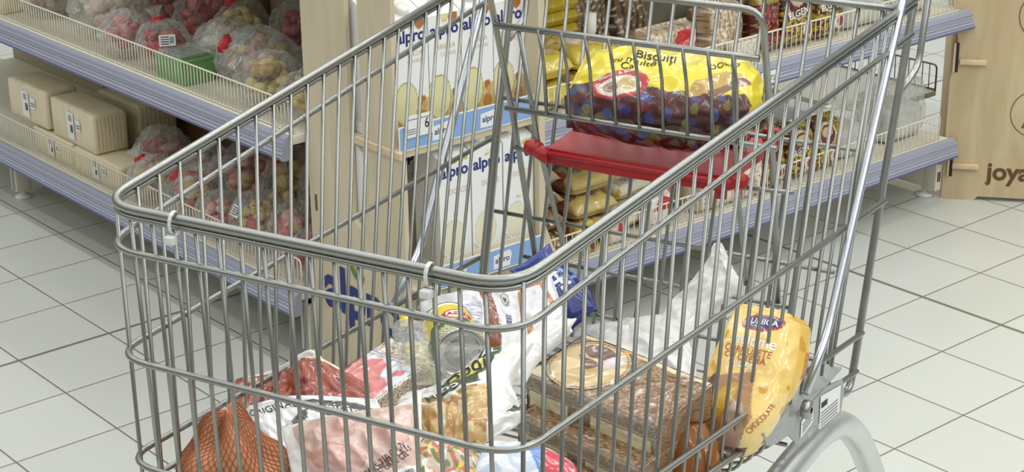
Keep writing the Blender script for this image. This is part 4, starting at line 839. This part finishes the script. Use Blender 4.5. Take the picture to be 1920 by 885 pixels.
# --- tin can
o, q, qz, b = load('tin_can', 'tin can lying on its side, silver end forward, yellow and green label', 'tin can', cy(864, 662, .37)-np.array([0, 0, .031]))
ax = np.array([.66, -.74, .02]); ax /= np.linalg.norm(ax); C0 = np.array([0, 0, .031]); e1 = np.cross(ax, [0, 0, 1]); e1 /= np.linalg.norm(e1); e2_ = np.cross(e1, ax); r = .031; Lc = .085
mb = MB(); cc = []; nu, nv = 120, 60
for j in range(nv+1):
    for i in range(nu):
        t = 2*PI*i/nu; mb.v.append(tuple(C0-ax*Lc*(1-j/nv)+(e1*math.cos(t)+e2_*math.sin(t))*r))
        u = t/(2*PI); v = j/nv; c = (214, 196, 60) if v < .55+.06*math.sin(9*t) else (74, 106, 56)
        if v > .72 and .1 < u < .45: c = (232, 228, 200) if (int(u*70)+int(v*26)) % 2 else (96, 120, 60)
        if ((u-.28)/.10)**2+((v-.42)/.16)**2 < 1: c = (232, 226, 214)
        if .62 < ((u-.28)/.10)**2+((v-.42)/.16)**2 < 1: c = (190, 44, 40)
        if v < .08: c = (236, 230, 200)
        cc.append(lin(c))
for j in range(nv):
    for i in range(nu): mb.f.append([j*nu+i, j*nu+(i+1) % nu, (j+1)*nu+(i+1) % nu, (j+1)*nu+i]); mb.m.append(0); mb.sm.append(True)
mb.col = np.array(cc)
def cf(x, y):
    t = PI*.56+x/r; return C0-ax*(Lc*.58-y)+(-e1*math.cos(t)*-1+e2_*math.sin(t))*(r+.0005)
put_text(mb, 'REGAL', .013, lambda x, y: cf(-x, y*-1), 1, .02); mb.build('can_label', [PAPER, REDINK], o)
mb = MB(); mb.lathe([(0, -.003), (r*.55, -.003), (r*.6, -.0018), (r*.72, -.0018), (r*.76, -.003), (r*.88, -.003), (r*.92, .001), (r*1.0, .0015), (r*1.02, 0), (r*1.0, -.002)], C0, ax, 48)
mb.build('can_end', mat('tin_lid', (196, 196, 190), .3, 1.), o); mb = MB(); mb.lathe([(r*1.02, 0), (r*1.0, -.002), (0, -.002)], C0-ax*Lc, ax, 48); mb.build('can_end', mat('tin_lid', (196, 196, 190), .3, 1.), o)
pouch('shrink_film', o, [[q(835, 712, .335), q(915, 705, .335)], [q(820, 640, .345), q(925, 650, .345)]], .012, None, [CLEAR], seed=35, wr=.004, nu=40, nv=40)
# --- long white printed pack
o, q, qz, b = load('paper_pack', 'large white printed pack with brown stripe leaning under the rim corner', 'food pack', cy(920, 620, .50)-np.array([0, 0, .05]))
def pwp(P):
    P.fill(P.V > -1, (228, 229, 232)); u, v = P.U, P.V
    m = (u > .08) & (u < .42) & (v > .12) & (v < .62); P.fill(m, (206, 208, 214)); P.fill(m & ((v*30) % 1 < .4) & (snoise(u*3, v*60, 4, 5, 4) > -.1), (138, 142, 156))
    P.poly([(.46, .06), (.55, .08), (.50, .90), (.42, .88)], (138, 78, 56)); P.fill((u > .43) & (u < .54) & (v < .5) & (v > .1) & (np.sin(u*400) > .2), (110, 60, 46), .5)
    P.ell(.60, .72, .035, .09, (150, 152, 150)); P.ell(.60, .72, .026, .065, (206, 208, 206)); P.poly([(.585, .74), (.615, .73), (.60, .67)], (70, 74, 80))
    P.rect(.58, .42, .63, .54, (160, 164, 190)); P.fill((u > .58) & (u < .63) & (v > .42) & (v < .54) & (np.sin(v*200) > 0), (60, 66, 110))
    P.poly([(.70, .95), (.90, .95), (.97, .45), (.93, .45), (.87, .83), (.74, .83), (.73, .45), (.70, .45)], (190, 122, 80)); P.rect(.74, .20, .78, .36, (190, 122, 80))
    P.poly([(.80, .12), (.98, .3), (.98, .34), (.80, .18)], (200, 206, 214)); return P
pouch('wrapper', o, [[q(800, 665, .44), q(895, 680, .43), q(985, 690, .43), q(1074, 622, .47)], [q(795, 610, .485), q(890, 600, .48), q(980, 612, .48), q(1055, 575, .50)], [q(788, 568, .52), q(880, 556, .52), q(975, 540, .52), q(1034, 518, .53)]], .020, pwp, wr=.0022, seed=41, nu=150, nv=110, seal=(.03, .03))
# --- blue pack
o, q, qz, b = load('biscuit_pack', 'navy blue biscuit packet with white lettering poking out beside the rim', 'biscuit packet', cy(1050, 560, .60)-np.array([0, 0, .05]))
pouch('wrapper', o, [[q(1068, 622, .555), q(1118, 580, .575)], [q(1030, 560, .575), q(1090, 530, .60)], [q(1000, 522, .59), q(1052, 488, .62)]], .014, lambda P: P.fill(P.V > -1, (32, 52, 124)).noise((126, 156, 214), 44, 9, .12, m=P.V > .52).noise((40, 66, 150), 45, 5, .1, m=P.V > .52).rect(.9, .8, 1, 1, (200, 60, 50)), wr=.0025, seed=44, seal=(.05, .06), extra=lambda fn, mb, Lu, Lv: tx(fn, mb, Lu, Lv, 'otti', .42, .70, .036, 2, -PI/2+.12, .02))
pouch('top_crimp', o, [[q(960, 520, .585), q(1000, 512, .60), q(1040, 480, .62)], [q(955, 506, .59), q(985, 490, .60), q(1030, 456, .625)]], .007, lambda P: P.fill(P.V > -1, (38, 58, 140)).noise((90, 120, 190), 46, 8, .42).rect(0, 0, .06, .6, (206, 120, 90)), wr=.002, seed=46, nv=30)
pouch('end_crimp', o, [[q(1090, 586, .575), q(1122, 584, .58)], [q(1088, 545, .59), q(1106, 540, .60)]], .004, lambda P: P.fill(P.V > -1, (26, 40, 100)), wr=.002, seed=47, nu=24, nv=24)
# --- small chocolate pack
o, q, qz, b = load('sweet_packet', 'tiny yellow and brown packet between the white pack and the display', 'sweet packet', cy(765, 600, .50)-np.array([0, 0, .012]))
pouch('wrapper', o, [[q(752, 618, .47), q(785, 622, .47)], [q(748, 590, .50), q(782, 588, .50)]], .008, lambda P: P.fill(P.V > -1, (110, 50, 36)).rect(.0, .1, .6, .9, (226, 206, 40)), seed=48, nu=30, nv=30)
pouch('wrapper_end', o, [[q(778, 586, .505), q(830, 590, .51)], [q(782, 574, .515), q(835, 572, .52)]], .004, lambda P: P.fill(P.V > -1, (140, 104, 90)), seed=49, nu=20, nv=20)
# --- cookies in white film bag with green label
o, q, qz, b = load('pastry_bag', 'white and clear film bag of golden pastries with a dark green label', 'pastry bag', cy(860, 780, .22)-np.array([0, 0, .04]))
def pf(P):
    P.fill(P.V > -1, (232, 232, 228)); P.noise((244, 244, 242), 51, 4, .3)
    P.fill((P.V < .52+.05*np.sin(P.U*9)) & (P.U < .72), (206, 172, 112)); P.noise((176, 130, 70), 52, 5, .1, m=(P.V < .52) & (P.U < .72)); P.noise((228, 206, 160), 53, 6, .3, m=(P.V < .5) & (P.U < .72)); P.noise((232, 230, 224), 55, 3, .45, m=(P.U < .72))
    P.poly([(.22, .60), (.68, .72), (.70, .58), (.42, .53), (.22, .50)], (56, 78, 44)); P.poly([(.40, .74), (.72, .98), (.78, .86), (.74, .72), (.46, .66)], (56, 78, 44)); P.ell(.60, .765, .14, .042, (214, 204, 96), .30)
    P.rect(.0, .40, .3, .46, (236, 236, 232)); P.poly([(.84, .22), (.88, .34), (.98, .42), (.93, .3)], (60, 84, 56)); return P
def xf(fn, mb, Lu, Lv):
    tx(fn, mb, Lu, Lv, 'Dodii', .60, .765, .020, 1, .25, .01); tx(fn, mb, Lu, Lv, '7 DS', .42, .61, .024, 2, .22, .012, .9); tx(fn, mb, Lu, Lv, 'SAMUVAL', .58, .84, .012, 2, .28)
pouch('film_bag', o, [[q(800, 868, .15), q(860, 862, .15), q(905, 835, .16), q(955, 800, .19)], [q(775, 790, .20), q(850, 790, .19), q(905, 770, .20), q(978, 785, .22)], [q(745, 768, .25), q(825, 765, .24), q(902, 728, .25), q(962, 718, .27)], [q(765, 745, .29), q(835, 730, .30), q(928, 656, .32), q(1005, 640, .34)]], .016, pf, wr=.0042, wf=5, seed=54, extra=xf, nu=150, nv=150, seal=(.03, .03))
pouch('film_neck', o, [[q(925, 735, .29), q(985, 720, .31)], [q(945, 660, .36), q(1010, 680, .37)], [q(985, 640, .40), q(1060, 625, .42)], [q(1020, 600, .44), q(1082, 598, .45)]], .008, None, [MILKY], wr=.005, seed=56, nu=50, nv=60)
# --- wafer cakes with round label (three slabs)
BRN = lambda s: (lambda P: P.fill(P.V > -1, (150, 120, 88)).noise((112, 84, 60), s, 11, .15).noise((190, 164, 130), s+1, 15, .34))
def front(s, w=((.08, .42), (.55, .98))):
    def p(P):
        P.fill(P.V > -1, (150, 120, 88)).noise((104, 78, 56), s, 12, .22).noise((190, 164, 130), s+1, 12, .38)
        for k in range(2):
            for a, c in w: P.rect(a, .05, c, .56, (252, 244, 200)); P.rect(a, .05, a+.012, .57, (110, 80, 56))
        P.fill(np.abs(P.V-.62) < .02, (206, 186, 150)); P.fill(np.abs(P.V-.94) < .015, (200, 178, 140)); return P
    return p
def hat(P):
    BRN(71)(P); P.rect(0, .9, 1, 1, (222, 208, 176)); P.rect(0, .0, .35, .2, (226, 214, 180)); P.ell(.27, .50, .265, .50, (84, 62, 50)); P.ell(.27, .50, .25, .47, (216, 190, 140)); P.ell(.27, .50, .24, .45, (84, 62, 50), ring=.93)
    P.poly([(.07, .5), (.15, .12), (.26, .52)], (232, 210, 164)); P.poly([(.26, .5), (.33, .16), (.46, .5)], (206, 176, 124)); P.ell(.24, .76, .12, .12, (120, 92, 84)); P.ell(.38, .68, .06, .14, (216, 204, 200)); P.poly([(.14, .60), (.34, .60), (.28, .42)], (120, 90, 66)); P.poly([(.34, .98), (.38, .84), (.42, .98)], (216, 170, 110)); return P
LABS = ('brown ornate wafer cake box with round picture label, topmost of three', 'brown ornate wafer cake box, middle of the three stacked', 'brown ornate wafer cake box at the bottom of the three stacked')
for k, (a, bb, ya, dz, dep) in enumerate((((984, 698), (1230, 800), .40, 0, .115), ((968, 776), (1200, 880), .375, 0, .115), ((948, 852), (1150, 945), .335, 0, .115))):
    A0 = cy(a[0], a[1], ya); B0 = cz(bb[0], bb[1], A0[2]-.012)
    base = A0-np.array([0, 0, .04]); o, q, qz, b = load('wafer_cake_box', LABS[k], 'wafer box', base, 'brown ornate wafer cake boxes')
    A = A0-b; B = B0-b; ux = (B-A); La = np.linalg.norm(ux); ux /= La; uy = np.cross([0, 0, 1], ux); uy /= np.linalg.norm(uy); uz = np.cross(ux, uy); uy = uy*.97+uz*.10; uy /= np.linalg.norm(uy); uz = np.cross(ux, uy)
    slab('box', o, A, ux, uy, uz, (La, dep, .050), (hat if k == 0 else BRN(73+k), front(75+3*k, (((.02, .34), (.50, .96)), ((.05, .42), (.56, .95)), ((.10, .40), (.50, .90)))[k]), BRN(80+k)), wr=.0012, seed=70+k, n=100)
    pouch('film_overwrap', o, [[tuple(A-uz*.03), tuple(B-uz*.03)], [tuple(A+uz*.003-uy*.002), tuple(B+uz*.003-uy*.002)]], .004, None, [CLEAR], wr=.004, seed=90+k, nu=50, nv=20)
    if k == 0:
        pouch('film_crimp', o, [[q(1228, 800, .33), q(1250, 790, .35)], [q(1232, 735, .40), q(1270, 722, .42)]], .004, lambda P: BRN(85)(P), wr=.003, seed=95, nu=30, nv=30)
# --- carrier bag
o, q, qz, b = load('carrier_bag', 'thin white carrier bag with pointed handle standing up, yellow fruit inside', 'carrier bag', cy(1240, 800, .50)-np.array([0, 0, .03]))
pouch('bananas', o, [[q(1165, 800, .49), q(1275, 820, .47)], [q(1150, 700, .56), q(1290, 730, .55)]], .02, lambda P: P.fill(P.V > -1, (222, 204, 110)).noise((206, 180, 80), 61, 4, .1), seed=61, wr=.002)
pouch('bag_film', o, [[q(1130, 765, .48), q(1200, 838, .44), q(1250, 838, .445), q(1295, 800, .46)], [q(1085, 690, .54), q(1190, 730, .51), q(1260, 730, .51), q(1312, 735, .50)], [q(1075, 640, .60), q(1180, 650, .57), q(1250, 650, .56), q(1300, 670, .56)], [q(1100, 610, .64), q(1180, 598, .63), q(1240, 590, .62), q(1285, 600, .61)]], .014, None, [MILKY], wr=.006, wf=3.5, seed=62, nu=80, nv=80)
pouch('handle', o, [[q(1215, 650, .585), q(1290, 650, .58)], [q(1250, 580, .63), q(1330, 590, .62)], [q(1290, 535, .65), q(1388, 540, .65)], [q(1325, 490, .67), q(1374, 500, .67)], [q(1340, 455, .68), q(1353, 455, .68)]], .008, None, [MILKY], wr=.005, seed=63, nu=50, nv=80, seal=(0, 0))
pouch('handle', o, [[q(1290, 745, .50), q(1318, 790, .49)], [q(1268, 680, .54), q(1312, 740, .52)]], .006, None, [MILKY], wr=.004, seed=64, nu=30, nv=30)
pouch('bag_skirt', o, [[q(1120, 830, .43), q(1230, 870, .41)], [q(1135, 760, .475), q(1225, 800, .45)]], .004, None, [MILKY], wr=.005, seed=65, nu=40, nv=40)
# --- golden cookie bag
o, q, qz, b = load('cookie_bag', 'golden yellow snack bag with dark blue badge standing near the trolley bracket', 'snack bag', cy(1400, 800, .52)-np.array([0, 0, .02]))
def pc(P):
    P.fill(P.V > -1, (238, 202, 112)); P.noise((244, 216, 140), 66, 3, .2); P.fill(P.U > .68, (230, 188, 86)); P.noise((206, 160, 60), 67, 6, .45)
    P.rect(0, 0, 1, .14, (214, 174, 90)); P.ell(.36, .86, .165, .052, (176, 34, 50), .15); P.ell(.36, .86, .14, .038, (44, 50, 110), .15)
    P.poly([(.0, .16), (.0, .50), (.42, .62), (.50, .40), (.44, .16)], (176, 130, 84)); P.ell(.08, .36, .09, .13, (216, 176, 40)); P.ell(.27, .42, .06, .14, (206, 160, 40), -.4); P.ell(.17, .40, .05, .16, (108, 66, 40)); P.ell(.4, .32, .07, .15, (186, 160, 140)); P.poly([(.05, .15), (.48, .15), (.5, .235), (.05, .225)], (110, 62, 40))
    P.rect(.84, .86, .98, .96, (206, 170, 30)); P.ell(.82, .62, .035, .02, (206, 90, 40)); return P
def xc(fn, mb, Lu, Lv):
    tx(fn, mb, Lu, Lv, 'UNICA', .37, .86, .0095, 2, .05, .015); tx(fn, mb, Lu, Lv, 'multime', .34, .755, .014, 2, 0, .01)
    for k, t_ in enumerate(('CORNULETE', 'CU CREMA', 'CACAO')): tx(fn, mb, Lu, Lv, t_, .32, .705-.035*k, .0085, (4, 4, 2)[k], 0, .006)
    tx(fn, mb, Lu, Lv, 'biskvit', .28, .19, .010, 2, 0, .01); tx(fn, mb, Lu, Lv, 'CHOCOLATE', .54, .40, .0055, 4, 1.2)
    for k in range(5): tx(fn, mb, Lu, Lv, 'liiiilliii', .84, .74-.028*k, .007, 4)
pouch('wrapper', o, [[q(1342, 806, .505), q(1398, 834, .50), q(1422, 800, .53)], [q(1300, 766, .51), q(1400, 806, .495), q(1448, 745, .56)], [q(1340, 665, .555), q(1440, 695, .55), q(1500, 685, .60)], [q(1384, 568, .61), q(1468, 584, .615), q(1516, 606, .65)]], .020, pc, wr=.0022, seed=68, mats=[PAINT, INK, LABEL, NAVY, mat('brown_print', (176, 104, 74), .5), GREYINK], extra=xc, nu=150, nv=170, seal=(.01, .05))
# --- amber jar
o, q, qz, b = load('bread_roll', 'amber brown rounded jar under the golden snack bag', 'jar', cy(1305, 862, .42)-np.array([0, 0, .03]))
mb = MB(); mb.lathe([(0, -.01), (.026, -.008), (.031, .004), (.031, .035), (.028, .05), (.018, .062), (.016, .070), (0, .070)], (0, 0, 0), (-.25, .35, .9), 32); mb.build('glass_body', mat('amber_glass', (150, 90, 38), .15, coat=.6), o); o.name = 'honey_jar'
mb = MB(); axj = Vector((-.25, .35, .9)).normalized(); mb.lathe([(.018, 0), (.018, .012), (0, .013)], axj*.0705, axj, 28); mb.build('jar_lid', mat('brown_lid', (120, 70, 34), .4), o)
# --- packets at the very front
o, q, qz, b = load('vegetable_packet', 'colourful packet with tomato and green print under the pastry bag', 'food packet', cy(830, 860, .13)-np.array([0, 0, .02]))
pouch('wrapper', o, [[q(785, 925, .08), q(915, 930, .09)], [q(782, 850, .12), q(900, 862, .13)], [q(792, 812, .14), q(880, 838, .155)]], .010, lambda P: P.fill(P.V > -1, (206, 190, 166)).ell(.12, .8, .12, .12, (206, 80, 40)).noise((206, 110, 90), 81, 4, .1).noise((106, 130, 60), 82, 5, .2).noise((232, 200, 80), 83, 6, .35).noise((232, 230, 226), 84, 4, .35), seed=81, wr=.002)
o, q, qz, b = load('frozen_packet', 'pale blue and white packet with red corner below the lowest nose rung', 'food packet', cy(960, 880, .12)-np.array([0, 0, .02]))
pouch('wrapper', o, [[q(880, 950, .07), q(1100, 960, .10)], [q(895, 865, .11), q(1085, 885, .14)], [q(915, 832, .14), q(1010, 842, .16)]], .012, lambda P: P.fill(P.V > -1, (204, 218, 238)).rect(.0, .8, 1, 1, (222, 160, 130)).noise((236, 240, 246), 86, 3, .1).poly([(.45, .9), (.75, .85), (.8, .3), (.62, .3)], (96, 140, 206)).poly([(.72, .75), (1, .5), (1, .1), (.6, .1)], (206, 60, 76)), seed=86, wr=.0025)
# --- big biscuit bag on the child seat
o, q, qz, b = load('biscuit_bag', 'large yellow and chocolate brown biscuit bag lying on the red child seat', 'biscuit bag', np.array([.0, .80, .770]))
def pb(P):
    U, V = P.U, P.V; ed = .47+.04*np.sin(U*7+.5)-.10*(U-.5)+.02*snoise(U, V, 4, 4, 3)
    P.fill(V > -1, (232, 212, 22)); P.noise((226, 206, 60), 91, 2, .3); P.fill((U > .30) & (V > .72) & (V < .98) & (snoise(U, V, 8, 4, 1.2) > -.15), (226, 210, 90))
    br = (V < ed) & (U < .80+.06*np.sin(V*8)); P.fill(br, (86, 32, 26)); P.fill(br & (V < .33), (66, 26, 22)); r = random.Random(4)
    for i in range(90):
        u, v = r.uniform(.0, .84), r.uniform(.02, .5); c = r.choice([(52, 74, 140), (70, 92, 160), (124, 120, 56), (120, 36, 44), (146, 140, 80), (58, 66, 130)]); m = (((U-u)*P.a/.030)**2+((V-v)/.027)**2 < 1) & br; P.fill(m, c, .75)
    P.poly([(.55, .54), (.68, .62), (.78, .60), (.66, .44), (.50, .42)], (196, 160, 84)); P.poly([(.60, .44), (.78, .58), (.81, .52), (.64, .39)], (130, 92, 56))
    P.poly([(.80, .35), (.97, .42), (.97, .10), (.82, .02)], (216, 196, 24)); P.poly([(.93, .62), (1, .62), (1, .40), (.90, .42)], (74, 36, 40)); P.ell(.96, .50, .03, .05, (70, 92, 160))
    P.ell(.25, .50, .115, .105, (186, 40, 46), .30); P.ell(.25, .485, .085, .07, (222, 212, 190), .3); P.ell(.22, .47, .03, .035, (150, 120, 100), .3); P.ell(.28, .50, .03, .04, (206, 176, 120), .3)
    P.ell(.60, .97, .05, .04, (120, 70, 40)); return P
def xb(fn, mb, Lu, Lv):
    tx(fn, mb, Lu, Lv, 'Biscuiți', .38, .76, .018, 1, -.12, .008, .9); tx(fn, mb, Lu, Lv, 'cu multă', .30, .705, .016, 1, -.12, .006, .9); tx(fn, mb, Lu, Lv, 'Ca', .28, .645, .016, 1, -.08, .004, .9); tx(fn, mb, Lu, Lv, 'DORIO', .68, .70, .015, 1, .10, .004, .9); tx(fn, mb, Lu, Lv, 'Biscuit & Bom', .245, .575, .008, 2, .28)
    for k in range(5): tx(fn, mb, Lu, Lv, 'C', .86+.016*k, .20, .020, 1)
pouch('wrapper', o, [[q(1075, 246, .775), q(1180, 266, .770), q(1290, 280, .768), q(1355, 272, .775), q(1400, 250, .80)], [q(1060, 190, .775), q(1170, 206, .752), q(1290, 214, .748), q(1375, 206, .765), q(1428, 200, .81)], [q(1075, 150, .80), q(1170, 140, .80), q(1290, 150, .80), q(1385, 150, .81), q(1432, 160, .84)], [q(1100, 100, .86), q(1180, 88, .87), q(1290, 98, .87), q(1370, 106, .87), q(1415, 128, .88)]], .016, pb, wr=.0045, wf=3.2, seed=92, extra=xb, nu=220, nv=150, seal=(.02, .05), usel=(.03, .05), back=.6)
pouch('side_fin', o, [[q(1062, 240, .775), q(1160, 240, .76)], [q(1058, 178, .782), q(1100, 195, .765)]], .003, lambda P: P.fill(P.V > -1, (60, 28, 28)).ell(.3, .5, .15, .3, (52, 74, 140)).ell(.75, .5, .14, .25, (124, 120, 56)), wr=.002, seed=93, nu=30, nv=30)
